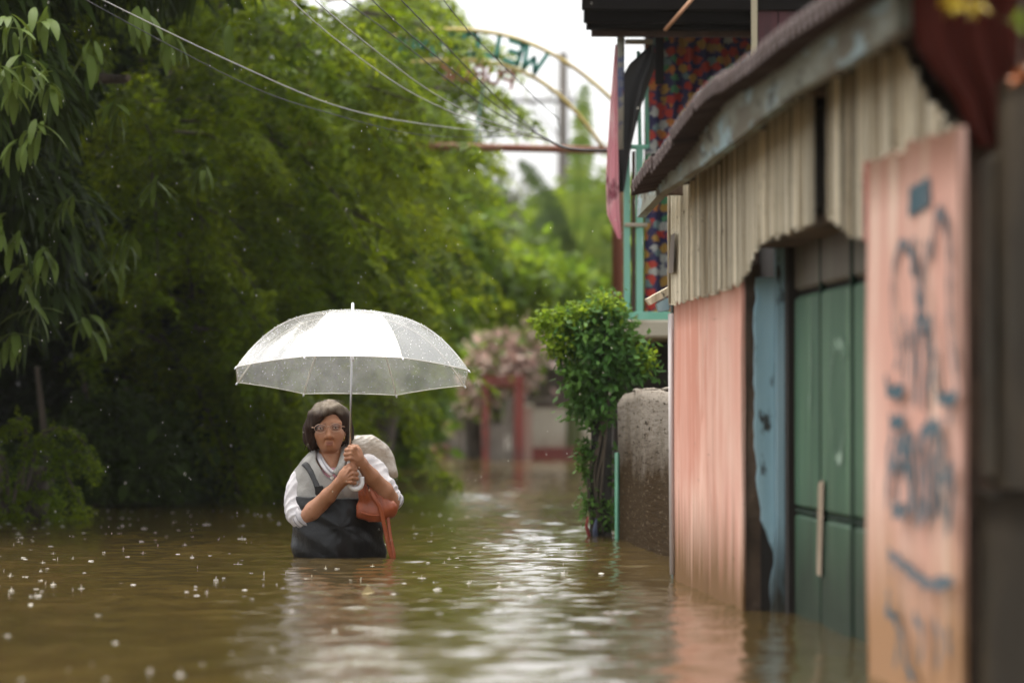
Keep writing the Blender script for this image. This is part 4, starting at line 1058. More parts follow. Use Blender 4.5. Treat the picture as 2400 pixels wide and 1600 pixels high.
# ------------------------------------------------------------------ grey concrete wall, pole and vine post
def mid_right():
    gm = M('wet_grey_concrete', (0.235, 0.205, 0.170), 0.85, spec=0.06, var=[((7, 1.3, 0.9), (0.18, 0.155, 0.125), 0.42, 0.62), ((60, 7, 60), (0.11, 0.085, 0.06), 0.60, 0.70)], dirt=(0.16, 0.66, (0.045, 0.028, 0.013), (8, 2.0, 5)), bump=((40, 4.5, 45), 0.5, 0.010), post=[((70, 8, 70), (0.12, 0.092, 0.064), 0.57, 0.68), ((55, 6, 60), (0.03, 0.02, 0.012), 0.58, 0.68)])
    X = 1.475; y0 = 13.72; y1 = X * F / 752
    base = Vector((X, 15.5, GZ))
    t = thing('grey_concrete_wall', 'wet grey concrete yard wall with mossy lower half and rounded end', 'wall', base)
    v = []; f = []; ny, nz = 40, 30; w = Wav(14, 0.5, 5, 51)
    ztop = 0.672
    for side in (0, 1):
        for j in range(nz + 1):
            for i in range(ny + 1):
                y = y0 + (y1 - y0) * i / ny
                zt = ztop + 0.008 * w(0, y, 0)
                e = (y1 - y) / 0.55
                if e < 1: zt -= 0.05 * (1 - e) ** 3
                z = GZ + (zt - GZ) * j / nz
                v.append((X + side * 0.13 + 0.006 * w(y, z, side), y, z))
    n1 = (ny + 1) * (nz + 1)
    for j in range(nz):
        for i in range(ny):
            a = j * (ny + 1) + i; f.append((a, a + ny + 1, a + ny + 2, a + 1)); f.append((a + n1, a + 1 + n1, a + ny + 2 + n1, a + ny + 1 + n1))
    for i in range(ny):
        a = nz * (ny + 1) + i; f.append((a, a + n1, a + n1 + 1, a + 1))
    for j in range(nz):
        for i in (0, ny):
            a = j * (ny + 1) + i; f.append((a, a + n1, a + ny + 1 + n1, a + ny + 1))
    obj('wall', v, f, gm, t, True)
    mb = MB(); r = np.random.default_rng(3)
    for k in range(26):
        y = r.uniform(y0 + 0.2, y1 - 0.3)
        mb.ball((X + 0.05 + r.uniform(-0.04, 0.05), y, ztop + 0.004), (0.02, 0.04, 0.010), 6, 4)
    mb.build('mortar_lump', gm, t, True, kind='stuff')
    gp = M('green_pole_paint', (0.10, 0.30, 0.19), 0.5, var=[((9, 9, 3), (0.07, 0.2, 0.13), 0.4, 0.6)])
    p = P(1447, 1270, 17.6)
    o = MB().tube([Vector((p.x, 17.6, GZ)), P(1446, 1060, 17.6)], 0.011, 8).build('green_pole', gp, None, True)
    tag(o, 'thin pale green pole between the vine-covered post and the grey wall', 'pole')
    # vine-covered post
    r = np.random.default_rng(101)
    Y = 17.9; base = at_ground(1410, Y)
    t = thing('vine_post', 'post smothered in a round green vine standing in the water by the grey wall', 'plant', base)
    MB().tube([base, P(1408, 1255, Y), P(1410, 1000, Y), P(1412, 760, Y)], [0.056, 0.054, 0.050, 0.03], 10).build('trunk', M('dark_post', (0.025, 0.02, 0.015), 0.8), t, True)
    for k in range(4):
        q = spline([P(1400 + 12 * math.sin(k * 2), 1250, Y - 0.05), P(1395 + 16 * math.cos(k * 1.7), 1120, Y - 0.06), P(1420 - 10 * math.sin(k), 1000, Y - 0.05), P(1400 + 30 * math.cos(k), 860, Y - 0.04)], 16)
        MB().tube(q, 0.008, 5).build('vine_stem', bark, t, True)
    L = Leaves()
    lobes = [E(1400, 830, Y, 74, 0.16, 88), E(1350, 775, Y - 0.03, 46, 0.12, 40), E(1462, 845, Y - 0.02, 44, 0.12, 48), E(1430, 755, Y, 48, 0.12, 36), E(1395, 925, Y, 50, 0.11, 38), E(1348, 850, Y - 0.05, 34, 0.08, 36), E(1368, 925, Y - .04, 24, .07, 36), E(1495, 850, Y, 22, .06, 26)]
    p2, d = lobes_points(lobes, 900, r, 0.5); p2 = np.concatenate([p2, p2[::4] + d[::4] * r.uniform(0.02, 0.09, (len(p2[::4]), 1))]); d = np.concatenate([d, d[::4]])
    broad(L, p2, norm(d + np.array([0, -0.2, 0.35])), 4, 0.042, 0.024, r, 0.2)
    lob2 = [E(1378, 1090, Y - 0.03, 20, 0.05, 55), E(1385, 1180, Y - 0.03, 26, 0.05, 45), E(1425, 1205, Y - 0.04, 18, 0.05, 34), E(1366, 1060, Y - 0.04, 18, 0.05, 34), E(1440, 1120, Y - 0.02, 8, 0.04, 90), E(1400, 985, Y - 0.03, 36, 0.06, 22)]
    p2, d = lobes_points(lob2, 330, r, 0.3)
    broad(L, p2, norm(d + np.array([0, -0.3, 0.2])), 4, 0.030, 0.016, r, 0.2)
    L.build('foliage', g_shrub, t)
    L = Leaves(); p2, d = lobes_points([E(1285, 752, Y - 0.05, 38, 0.05, 20), E(1345, 740, Y - 0.06, 46, 0.08, 22), E(1310, 800, Y - 0.08, 32, 0.06, 36), E(1420, 715, Y - 0.04, 40, 0.08, 18), E(1508, 840, Y - 0.04, 16, 0.06, 26)], 380, r, 0.3)
    broad(L, p2, norm(d + np.array([0, -0.2, 0.5])), 4, 0.034, 0.02, r, 0.2)
    L.build('young_foliage', Lmat('leaf_young', (0.20, 0.29, 0.02), (0.15, 0.25, 0.02), 0.5, 0.3, 0.45, 5), t)
    # rag and bag caught at its foot
    q = P(1384, 1235, Y - 0.08)
    o = MB().tube([P(1378, 1210, Y - 0.08), P(1374, 1232, Y - 0.09), P(1380, 1252, Y - 0.08), P(1384, 1268, Y - 0.08)], [0.004, 0.008, 0.009, 0.006], 8).build('red_rag', M('red_rag', (0.22, 0.03, 0.025), 0.8), None, True)
    tag(o, 'scrap of dark red rag caught at the foot of the vine-covered post', 'rag')
    o = MB().tube([P(1398, 1215, Y - 0.09), P(1394, 1240, Y - 0.1), P(1396, 1266, Y - 0.1)], [0.005, 0.011, 0.013], 8).build('blue_rag', M('blue_rag', (0.05, 0.06, 0.10), 0.7), None, True)
    tag(o, 'scrap of dark blue plastic caught at the foot of the vine-covered post', 'rag')
mid_right()

# ------------------------------------------------------------------ second house with the floral curtain
def curtain_mat(name):
    m = bpy.data.materials.new(name); m.use_nodes = True
    nt = m.node_tree; N, L = nt.nodes, nt.links; bs = N['Principled BSDF']; bs.inputs['Roughness'].default_value = 0.85
    uv = N.new('ShaderNodeUVMap'); uv.uv_map = 'print'
    mp = N.new('ShaderNodeMapping'); mp.inputs['Scale'].default_value = (21, 21, 21); L.new(uv.outputs[0], mp.inputs[0])
    nzv = N.new('ShaderNodeTexNoise'); nzv.inputs['Scale'].default_value = 2.2; L.new(mp.outputs[0], nzv.inputs['Vector']); av = N.new('ShaderNodeVectorMath'); av.operation = 'MULTIPLY_ADD'; av.inputs[1].default_value = (0.9, 0.9, 0.9); L.new(nzv.outputs['Color'], av.inputs[0]); L.new(mp.outputs[0], av.inputs[2]); vo = N.new('ShaderNodeTexVoronoi'); vo.inputs['Scale'].default_value = 1.0; vo.inputs['Randomness'].default_value = 0.75
    L.new(av.outputs[0], vo.inputs['Vector'])
    sp = N.new('ShaderNodeSeparateColor'); L.new(vo.outputs['Color'], sp.inputs[0])
    cr = N.new('ShaderNodeValToRGB'); cr.color_ramp.interpolation = 'CONSTANT'
    els = cr.color_ramp.elements
    els[0].color = (0.46, 0.05, 0.035, 1); els[0].position = 0
    els[1].color = (0.50, 0.18, 0.04, 1); els[1].position = 0.30
    for pos, c in ((0.50, (0.42, 0.42, 0.40, 1)), (0.66, (0.42, 0.24, 0.05, 1)), (0.82, (0.08, 0.26, 0.12, 1)), (0.93, (0.16, 0.24, 0.24, 1))):
        e = els.new(pos); e.color = c
    L.new(sp.outputs[0], cr.inputs[0])
    r = N.new('ShaderNodeMapRange'); r.inputs[1].default_value = 0.60; r.inputs[2].default_value = 0.46
    L.new(vo.outputs['Distance'], r.inputs[0])
    mx = N.new('ShaderNodeMix'); mx.data_type = 'RGBA'; mx.inputs[6].default_value = (0.035, 0.032, 0.10, 1)
    L.new(r.outputs[0], mx.inputs['Factor']); L.new(cr.outputs[0], mx.inputs[7]); L.new(mx.outputs[2], bs.inputs['Base Color'])
    return m
def second_house():
    Y = 19.2
    gr = M('mint_green_steel', (0.20, 0.52, 0.38), 0.5, var=[((8, 8, 2), (0.27, 0.58, 0.46), 0.45, 0.62), ((25, 25, 8), (0.25, 0.12, 0.06), 0.66, 0.72)])
    conc = M('balcony_concrete', (0.52, 0.47, 0.36), 0.8, var=[((4, 4, 4), (0.34, 0.29, 0.21), 0.42, 0.62)])
    rust = M('rust_brown', (0.10, 0.055, 0.04), 0.8, var=[((8, 8, 2), (0.06, 0.035, 0.025), 0.4, 0.6)])
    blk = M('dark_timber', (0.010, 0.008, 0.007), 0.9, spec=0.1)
    mar = M('maroon_boards', (0.075, 0.02, 0.025), 0.7, var=[((10, 10, 1), (0.05, 0.015, 0.018), 0.4, 0.6)])
    def XZ(px, py, y=Y): p = P(px, py, y); return p.x, p.z
    base = at_ground(1640, 20.5)
    t = thing('balcony_house', 'two storey house with mint green balcony posts and dark eaves behind the near roof', 'house', base)
    x0, zb = XZ(1456, 792); _, zt = XZ(1456, 750)
    MB().bbox((x0, Y - 0.1, zb), (x0 + 3.5, 23.5, zt), 0.012).build('balcony_slab', conc, t)
    MB().box((XZ(1480, 0)[0], 20.3, GZ), (x0 + 3.5, 20.5, zb - 0.004)).build('lower_wall', M('dark_lower_wall', (0.045, 0.035, 0.028), 0.85), t)
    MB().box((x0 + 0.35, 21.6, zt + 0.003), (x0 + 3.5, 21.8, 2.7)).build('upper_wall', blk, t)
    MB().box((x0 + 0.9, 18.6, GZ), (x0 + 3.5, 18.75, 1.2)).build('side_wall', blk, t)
    for px, w, top in ((1468, 13, 348), (1497, 15, 348)):
        xa, z2 = XZ(px - w / 2, top); xb = XZ(px + w / 2, 0)[0]
        MB().bbox((xa, Y - 0.05, zt + 0.002), (xb, Y - 0.01, z2), 0.003).build('post', gr, t)
    xa, z1 = XZ(1461, 352); xb = XZ(1518, 0)[0]
    MB().bbox((xa, Y - 0.052, z1 + 0.003), (xb, Y - 0.008, z1 + 0.025), 0.003).build('rail', gr, t)
    xa, z1 = XZ(1476, 742); xb = XZ(1600, 0)[0]
    MB().bbox((xa, Y - 0.056, z1 - 0.018), (xb, Y - 0.006, z1 + 0.024), 0.003).build('rail', gr, t)
    xa, z1 = XZ(1462, 530); xb = XZ(1515, 0)[0]
    MB().bbox((xa, Y - 0.062, z1 - 0.006), (xb, Y - 0.052, z1 + 0.014), 0.003).build('cross_bar', conc, t)
    xa, z2 = XZ(1480, 530)
    MB().bbox((xa, Y - 0.04, zt + 0.002), (XZ(1487, 0)[0], Y - 0.02, XZ(0, 350)[1]), 0.002).build('post', rust, t)
    for px in (1500, 1518):
        MB().tube([P(px, 345, Y + 0.05), P(px - 4, 120, Y + 0.05)], 0.010, 8).build('rod', gr, t, True)
    # eave of dark timber and its boards
    pts = [(1368, 0), (1372, 45), (1383, 66), (1385, 82)]
    for k, (px, py0, py1, y2) in enumerate(((1366, -60, 22, 18.6), (1370, 22, 52, 18.7), (1376, 50, 68, 18.8), (1388, 66, 84, 18.9))):
        a = P(px, py1, y2); b2 = P(px, py0, y2)
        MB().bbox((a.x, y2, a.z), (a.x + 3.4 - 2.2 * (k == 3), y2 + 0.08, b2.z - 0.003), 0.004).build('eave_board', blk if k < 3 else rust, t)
    rx = P(1366, 0, 18.6).x; rx2 = P(1385, 0, 24).x; rz = P(0, 10, 18.6).z
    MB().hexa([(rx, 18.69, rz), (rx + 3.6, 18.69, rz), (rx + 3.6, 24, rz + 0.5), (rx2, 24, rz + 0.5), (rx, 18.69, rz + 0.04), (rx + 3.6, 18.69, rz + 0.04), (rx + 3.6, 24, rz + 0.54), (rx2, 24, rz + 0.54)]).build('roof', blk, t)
    # posts: painted pole, dark post, cream post; diagonal stick
    pm = M('striped_pole', (0.36, 0.36, 0.30), 0.6, var=[((4, 4, 6), (0.10, 0.13, 0.25), 0.55, 0.62), ((6, 6, 5), (0.35, 0.05, 0.05), 0.64, 0.68)])
    MB().tube([P(1452, 350, 19.05), P(1456, 20, 19.05)], 0.020, 10).build('post', pm, t, True)
    MB().bbox((P(1537, 0, 19.0).x, 19.0, P(0, 190, 19).z), (P(1556, 0, 19).x, 19.04, P(0, -30, 19).z), 0.003).build('post', blk, t)
    MB().bbox((P(1762, 0, 18.5).x, 18.5, 1.0), (P(1775, 0, 18.5).x, 18.53, P(0, -40, 18.5).z), 0.003).build('post', M('cream_post', (0.42, 0.37, 0.25), 0.6), t)
    MB().tube([P(1558, 72, 18.55), P(1628, -8, 18.55)], 0.016, 8, flat=0.6).build('diagonal_stick', M('orange_wood', (0.36, 0.18, 0.09), 0.6), t, True)
    # maroon boarded wall, board by board
    xa = P(1776, 0, 18.62).x
    for i in range(7):
        MB().bbox((xa + i * 0.1 + 0.003, 18.62, 1.2), (xa + (i + 1) * 0.1 - 0.003, 18.65 + 0.004 * (i % 2), 2.62), 0.004).build('board', mar, t)
    # pale strip painted in for the bright gap under the eave
    MB().bbox((P(1466, 0, 19.4).x, 19.4, P(0, 96, 19.4).z), (P(1530, 0, 19.4).x, 19.43, P(0, 84, 19.4).z), 0.003).build('bright_gap_strip', conc, t)
    # textiles
    fm = curtain_mat('floral_print')
    o = hang('floral_curtain', P(1512, 0, 19.55).x, P(1800, 0, 19.55).x, zt + 0.01, P(0, 75, 19.55).z, 19.55, fm, 8, 0.03)
    tag(o, 'dark blue curtain printed with red and orange flowers hanging on the balcony', 'curtain')
    pinkc = M('pink_cloth', (0.66, 0.30, 0.33), 0.85, transl=0.3, var=[((6, 6, 3), (0.75, 0.50, 0.50), 0.46, 0.62), ((12, 12, 6), (0.25, 0.07, 0.09), 0.6, 0.7)])
    q0 = [(1430, 1444), (1424, 1438), (1422, 1452)]
    def shp(u, q):
        py = 560 - 455 * q
        l = np.interp(py, [100, 250, 420, 500, 560], [1442, 1430, 1420, 1422, 1448]); rr = np.interp(py, [100, 250, 420, 500, 560], [1447, 1448, 1450, 1452, 1456])
        p = P(l + (rr - l) * u, py, 18.95); return p.x, p.z
    o = hang('pink_curtain', 0, 0.1, 0, 1, 18.95, pinkc, 2, 0.012, 14, 40, shp)
    tag(o, 'narrow pink cloth hanging from the eave at the balcony corner', 'curtain')
    tarp = M('black_tarp', (0.012, 0.011, 0.010), 0.5)
    def shp2(u, q):
        py = 450 - 345 * q
        l = np.interp(py, [105, 150, 200, 260, 340, 450], [1524, 1475, 1448, 1440, 1444, 1452]); rr = np.interp(py, [105, 150, 200, 260, 340, 450], [1532, 1540, 1520, 1500, 1480, 1462])
        p = P(l + (rr - l) * u, py, 19.1); return p.x, p.z
    o = hang('black_tarp', 0, 0.1, 0, 1, 19.1, tarp, 1, 0.02, 14, 40, shp2)
    tag(o, 'black tarpaulin bulging outward between the pink cloth and floral curtain', 'tarpaulin')
    b2 = P(1672, 46, 18.95)
    o = MB().bbox((P(1652, 0, 18.95).x, 18.95, P(0, 60, 18.95).z), (P(1690, 0, 18.95).x, 18.96, P(0, 32, 18.95).z), 0.003).build('white_placard', M('white_card', (0.72, 0.72, 0.70), 0.5), None)
    tag(o, 'small blank white placard high under the dark eave above the curtain', 'placard')
second_house()

# ------------------------------------------------------------------ signed-distance modelling for the person
class Grid:
    def __init__(s, lo, hi, h):
        s.lo = np.array(lo, float); s.h = h
        s.n = np.ceil((np.array(hi) - s.lo) / h).astype(int) + 1
        s.ax = [np.float32(s.lo[i]) + np.arange(s.n[i], dtype=np.float32) * np.float32(h) for i in range(3)]
        s.f = np.full(tuple(s.n), 0.25, np.float32)
    def block(s, lo, hi, m):
        a = np.clip(np.floor((np.array(lo) - m - s.lo) / s.h).astype(int), 0, s.n - 1)
        b = np.clip(np.ceil((np.array(hi) + m - s.lo) / s.h).astype(int) + 1, 1, s.n)
        sl2 = tuple(slice(int(i), int(j)) for i, j in zip(a, b))
        X = s.ax[0][sl2[0]][:, None, None]; Y = s.ax[1][sl2[1]][None, :, None]; Z = s.ax[2][sl2[2]][None, None, :]
        return sl2, X, Y, Z
    def _op(s, sl2, d, k, op):
        f = s.f[sl2]
        if op == 'sub':
            d = -d
            if k > 0: hh = np.maximum(k - np.abs(f - d), 0) / k; s.f[sl2] = np.maximum(f, d) + hh * hh * k * 0.25
            else: s.f[sl2] = np.maximum(f, d)
        else:
            if k > 0: hh = np.maximum(k - np.abs(f - d), 0) / k; s.f[sl2] = np.minimum(f, d) - hh * hh * k * 0.25
            else: s.f[sl2] = np.minimum(f, d)
    def cone(s, a, b, ra, rb, k=0.01, op='add', sy=1.0):
        a, b = np.array(a, float), np.array(b, float); r = max(ra, rb); m = k + 3 * s.h
        sl2, X, Y, Z = s.block(np.minimum(a, b) - r, np.maximum(a, b) + r, m)
        ba = b - a; L2 = max(float(ba @ ba), 1e-12)
        px, py, pz = X - a[0], Y - a[1], Z - a[2]
        t = np.clip((px * ba[0] + py * ba[1] + pz * ba[2]) / L2, 0, 1)
        d = np.sqrt((px - t * ba[0]) ** 2 + ((py - t * ba[1]) / sy) ** 2 + (pz - t * ba[2]) ** 2) - (ra + t * (rb - ra))
        s._op(sl2, d, k, op); return s
    def chain(s, pts, k=0.01, **kw):
        for (a, ra), (b, rb) in zip(pts[:-1], pts[1:]): s.cone(a, b, ra, rb, k, **kw)
        return s
    def ell(s, c, r, k=0.01, op='add'):
        c, r = np.array(c, float), np.array(r, float)
        sl2, X, Y, Z = s.block(c - r, c + r, k + 3 * s.h)
        x, y, z = X - c[0], Y - c[1], Z - c[2]
        k0 = np.sqrt((x / r[0]) ** 2 + (y / r[1]) ** 2 + (z / r[2]) ** 2)
        k1 = np.sqrt((x / r[0] ** 2) ** 2 + (y / r[1] ** 2) ** 2 + (z / r[2] ** 2) ** 2)
        d = k0 * (k0 - 1) / np.maximum(k1, 1e-6)
        s._op(sl2, d, k, op); return s
    def warp(s, fn):
        X = s.ax[0][:, None, None]; Y = s.ax[1][None, :, None]; Z = s.ax[2][None, None, :]
        s.f = s.f + fn(X, Y, Z).astype(np.float32); return s
    def clip(s, fn):                      # keep where fn < 0
        X = s.ax[0][:, None, None]; Y = s.ax[1][None, :, None]; Z = s.ax[2][None, None, :]
        s.f = np.maximum(s.f, np.broadcast_to(fn(X, Y, Z), s.f.shape).astype(np.float32)); return s
    def front(s, x, z):
        i = int(round((x - s.lo[0]) / s.h)); k = int(round((z - s.lo[2]) / s.h))
        i = min(max(i, 0), s.n[0] - 1); k = min(max(k, 0), s.n[2] - 1)
        c = np.where(s.f[i, :, k] < 0)[0]
        return s.lo[1] + c[0] * s.h if len(c) else None
    def mesh(s, relax=1):
        f = s.f; ins = f < 0
        n = np.array(f.shape)
        acc = np.zeros(tuple(n - 1), np.uint8)
        offs = [(i, j, k) for i in (0, 1) for j in (0, 1) for k in (0, 1)]
        for o in offs: acc += ins[o[0]:n[0] - 1 + o[0], o[1]:n[1] - 1 + o[1], o[2]:n[2] - 1 + o[2]]
        c = np.argwhere((acc > 0) & (acc < 8))
        idx = np.full(tuple(n - 1), -1, np.int32); idx[tuple(c.T)] = np.arange(len(c))
        val = {o: f[tuple((c + np.array(o)).T)] for o in offs}
        pos = np.zeros((len(c), 3)); cnt = np.zeros(len(c))
        for o in offs:
            for ax in range(3):
                if o[ax]: continue
                o2 = list(o); o2[ax] = 1; o2 = tuple(o2)
                a, b = val[o], val[o2]; m = (a < 0) != (b < 0)
                t = np.where(m, a / np.where(m, a - b, 1), 0)
                p = np.tile(np.array(o, float), (len(c), 1)); p[:, ax] = t
                pos[m] += p[m]; cnt[m] += 1
        v = s.lo + (c + pos / np.maximum(cnt, 1)[:, None]) * s.h
        quads = []
        for ax in range(3):
            sh = [slice(None)] * 3; sh2 = [slice(None)] * 3
            sh[ax] = slice(0, -1); sh2[ax] = slice(1, None)
            m = ins[tuple(sh)] != ins[tuple(sh2)]
            e = np.argwhere(m)
            u, w = [(1, 2), (2, 0), (0, 1)][ax]
            e = e[(e[:, u] > 0) & (e[:, w] > 0) & (e[:, u] < n[u] - 1) & (e[:, w] < n[w] - 1)]
            q = []
            for du, dw in ((0, 0), (1, 0), (1, 1), (0, 1)):
                g = e.copy(); g[:, u] -= du; g[:, w] -= dw; q.append(idx[tuple(g.T)])
            q = np.stack(q, 1); flip = ~ins[tuple(e.T)]
            q[flip] = q[flip][:, ::-1]
            quads.append(q)
        q = np.concatenate(quads); q = q[(q >= 0).all(1)]
        q = q[:, ::-1] if False else q
        for _ in range(relax):
            sm = np.zeros_like(v); ct = np.zeros(len(v))
            for a in range(4):
                i, j = q[:, a], q[:, (a + 1) % 4]
                np.add.at(sm, i, v[j]); np.add.at(ct, i, 1); np.add.at(sm, j, v[i]); np.add.at(ct, j, 1)
            v = 0.5 * v + 0.5 * sm / np.maximum(ct, 1)[:, None]
        return v, q

def seg_dist(v, a, b):
    a, b = np.array(a), np.array(b); ba = b - a
    t = np.clip(((v - a) @ ba) / (ba @ ba), 0, 1)
    return np.linalg.norm(v - a - t[:, None] * ba, axis=1)

def skin_mat():
    m = M('skin', (0.36, 0.165, 0.085), 0.45, var=[((9, 9, 9), (0.42, 0.20, 0.115), 0.42, 0.66), ((45, 45, 45), (0.28, 0.12, 0.065), 0.58, 0.72)], bump=((90, 90, 90), 0.3, 0.003), spec=0.35)
    nt = m.node_tree; bs = nt.nodes['Principled BSDF']
    src = bs.inputs['Base Color'].links[0].from_socket
    at = nt.nodes.new('ShaderNodeVertexColor'); at.layer_name = 'tint'
    mx = nt.nodes.new('ShaderNodeMix'); mx.data_type = 'RGBA'
    nt.links.new(at.outputs['Alpha'], mx.inputs['Factor']); nt.links.new(src, mx.inputs[6]); nt.links.new(at.outputs['Color'], mx.inputs[7])
    nt.links.new(mx.outputs[2], bs.inputs['Base Color'])
    bs.inputs['Subsurface Weight'].default_value = 0.10
    bs.inputs['Subsurface Radius'].default_value = (0.012, 0.005, 0.003)
    return m

def person():
    root_p = B(500, 1510, 0.02); base = Vector((root_p.x, root_p.y, GZ))
    t = thing('person', 'person in grey and white jacket and black waders standing waist deep under the umbrella', 'person', base)
    lo, hi = np.array(B(40, 60, -0.30)), np.array(B(1090, 1330, 0.20))
    lo, hi = np.minimum(lo, hi), np.maximum(lo, hi)
    lo[1], hi[1] = D - 0.31, D + 0.19
    # ---------------- body: one continuous skin surface
    g = Grid(lo, hi, 0.0022)
    g.ell(B(438, 258, 0.012), (0.065, 0.088, 0.070), 0)
    g.ell(B(438, 390, -0.022), (0.056, 0.062, 0.068), 0.025)
    g.cone(B(418, 494, -0.054), B(458, 494, -0.054), 0.016, 0.016, 0.025)      # chin
    g.cone(B(342, 345, -0.005), B(398, 495, -0.03), 0.019, 0.014, 0.02)       # jaw
    g.cone(B(536, 340, -0.005), B(480, 495, -0.03), 0.019, 0.014, 0.02)
    g.cone(B(345, 292, -0.064), B(415, 286, -0.072), 0.013, 0.012, 0.014)     # brows
    g.cone(B(460, 283, -0.072), B(525, 284, -0.064), 0.012, 0.013, 0.014)
    for c in (B(352, 326, -0.092), B(500, 319, -0.092)): g.ell(c, (0.020, 0.016, 0.012), 0.012, 'sub')
    g.cone(B(350, 385, -0.052), B(380, 410, -0.058), 0.018, 0.015, 0.02)      # cheekbones
    g.cone(B(524, 380, -0.052), B(496, 408, -0.058), 0.018, 0.015, 0.02)
    g.cone(B(434, 305, -0.076), B(436, 392, -0.094), 0.0075, 0.0105, 0.012)   # nose
    g.ell(B(437, 402, -0.096), (0.011, 0.010, 0.009), 0.008)
    g.ell(B(415, 408, -0.084), (0.008, 0.010, 0.007), 0.006); g.ell(B(460, 406, -0.084), (0.008, 0.010, 0.007), 0.006)
    g.ell(B(425, 418, -0.093), (0.0035, 0.004, 0.003), 0.002, 'sub'); g.ell(B(449, 417, -0.093), (0.0035, 0.004, 0.003), 0.002, 'sub')
    g.cone(B(418, 460, -0.0765), B(460, 458, -0.0765), 0.0055, 0.0055, 0.006)   # lips
    g.cone(B(420, 477, -0.0755), B(458, 475, -0.0755), 0.0065, 0.0065, 0.007)
    g.cone(B(412, 468, -0.084), B(466, 466, -0.084), 0.0022, 0.0022, 0.002, 'sub')
    g.cone(B(400, 435, -0.079), B(392, 462, -0.077), 0.002, 0.002, 0.006, 'sub')   # folds beside the mouth
    g.cone(B(474, 433, -0.079), B(484, 460, -0.077), 0.002, 0.002, 0.006, 'sub')
    for zx in (308, 572):
        g.ell(B(zx, 350, 0.004), (0.009, 0.018, 0.030), 0.006)
        g.ell(B(zx + (6 if zx > 400 else -6), 345, -0.004), (0.006, 0.009, 0.016), 0.004, 'sub')
    g.cone(B(450, 470, 0.026), B(452, 760, 0.03), 0.040, 0.050, 0.014)        # neck
    g.cone(B(418, 560, -0.022), B(452, 690, -0.042), 0.010, 0.008, 0.012); g.cone(B(486, 560, -0.022), B(458, 690, -0.042), 0.010, 0.008, 0.012)
    g.cone(B(255, 815, 0.03), B(690, 740, 0.03), 0.038, 0.038, 0.04)            # shoulders
    g.ell(B(460, 930, 0.02), (0.135, 0.085, 0.17), 0.04)
    g.ell(B(500, 1220, 0.02), (0.13, 0.085, 0.14), 0.05)
    # right arm (left in the picture)
    g.chain([(B(215, 825, 0.02), 0.034), (B(168, 1000, 0.0), 0.036), (B(205, 1180, -0.04), 0.040)], 0.02)
    g.chain([(B(205, 1180, -0.04), 0.041), (B(300, 1080, -0.10), 0.037), (B(430, 945, -0.16), 0.030), (B(530, 832, -0.195), 0.0225)], 0.012)
    # right hand: dorsum, four fingers round the handle, thumb on top
    g.chain([(B(530, 832, -0.195), 0.0235), (B(575, 782, -0.205), 0.025)], 0.010)
    g.ell(B(590, 765, -0.208), (0.030, 0.017, 0.033), 0.012)
    kn = [(632, 700), (648, 741), (650, 783), (636, 822)]; pip = [(676, 706), (690, 747), (690, 790), (672, 828)]
    for i in range(4):
        rr = (0.0088, 0.0092, 0.0088, 0.0078)[i]
        bs_ = B(580 + 3 * i, 745 + 16 * i, -0.207)
        g.chain([(bs_, 0.011), (B(*kn[i], -0.222), rr * 1.12)], 0.006)
        g.chain([(B(*kn[i], -0.222), rr * 1.1), (B(*pip[i], -0.206), rr), (B(pip[i][0] - 8, pip[i][1] + 6, -0.176), rr * 0.92), (B(pip[i][0] - 42, pip[i][1] + 6, -0.168), rr * 0.85)], 0.003)
    g.chain([(B(560, 765, -0.195), 0.014), (B(588, 698, -0.200), 0.0115), (B(622, 672, -0.212), 0.0098), (B(664, 676, -0.210), 0.0085)], 0.006)
    # left arm (right in the picture)
    g.chain([(B(770, 700, 0.03), 0.034), (B(890, 860, 0.02), 0.036), (B(985, 1000, -0.03), 0.042)], 0.02)
    g.chain([(B(985, 1000, -0.04), 0.045), (B(930, 905, -0.09), 0.041), (B(825, 770, -0.15), 0.031), (B(735, 648, -0.190), 0.0225)], 0.012)
    g.ell(B(985, 1020, -0.05), (0.036, 0.034, 0.040), 0.02)
    g.chain([(B(735, 648, -0.190), 0.0235), (B(700, 605, -0.203), 0.025)], 0.010)
    g.ell(B(680, 572, -0.208), (0.029, 0.017, 0.036), 0.012)
    kn = [(672, 508), (652, 527), (642, 560), (640, 598)]; pip = [(626, 500), (598, 528), (588, 566), (592, 606)]
    for i in range(4):
        rr = (0.0088, 0.0092, 0.0088, 0.0078)[i]
        g.chain([(B(688, 560 + 14 * i, -0.208), 0.011), (B(*kn[i], -0.224), rr * 1.12)], 0.006)
        g.chain([(B(*kn[i], -0.224), rr * 1.1), (B(*pip[i], -0.209), rr), (B(pip[i][0] + 4, pip[i][1] + 8, -0.177), rr * 0.92), (B(pip[i][0] + 38, pip[i][1] + 10, -0.168), rr * 0.85)], 0.003)
    g.chain([(B(705, 590, -0.195), 0.014), (B(706, 530, -0.195), 0.0115), (B(690, 500, -0.186), 0.0098), (B(650, 488, -0.176), 0.0085)], 0.006)
    # tendons on the backs of the hands and veins on the forearms
    for (hx, hy), kk in (((540, 822), ((632, 700), (648, 741), (650, 783), (636, 822))), ((726, 640), ((672, 508), (652, 527), (642, 560), (640, 598)))):
        for q in kk: g.cone(B(hx + 0.35 * (q[0] - hx), hy + 0.35 * (q[1] - hy), -0.224), B(q[0], q[1], -0.231), 0.0022, 0.0045, 0.006)
    g.chain([(B(330, 1040, -0.134), 0.003), (B(420, 930, -0.186), 0.003), (B(520, 822, -0.217), 0.0025)], 0.006)
    g.chain([(B(900, 880, -0.139), 0.003), (B(820, 760, -0.180), 0.003), (B(745, 650, -0.212), 0.0025)], 0.006)
    v, q = g.mesh(1)
    o = obj('body', v, q, skin_mat(), t, True)
    tint = np.zeros((len(v), 4), np.float32)
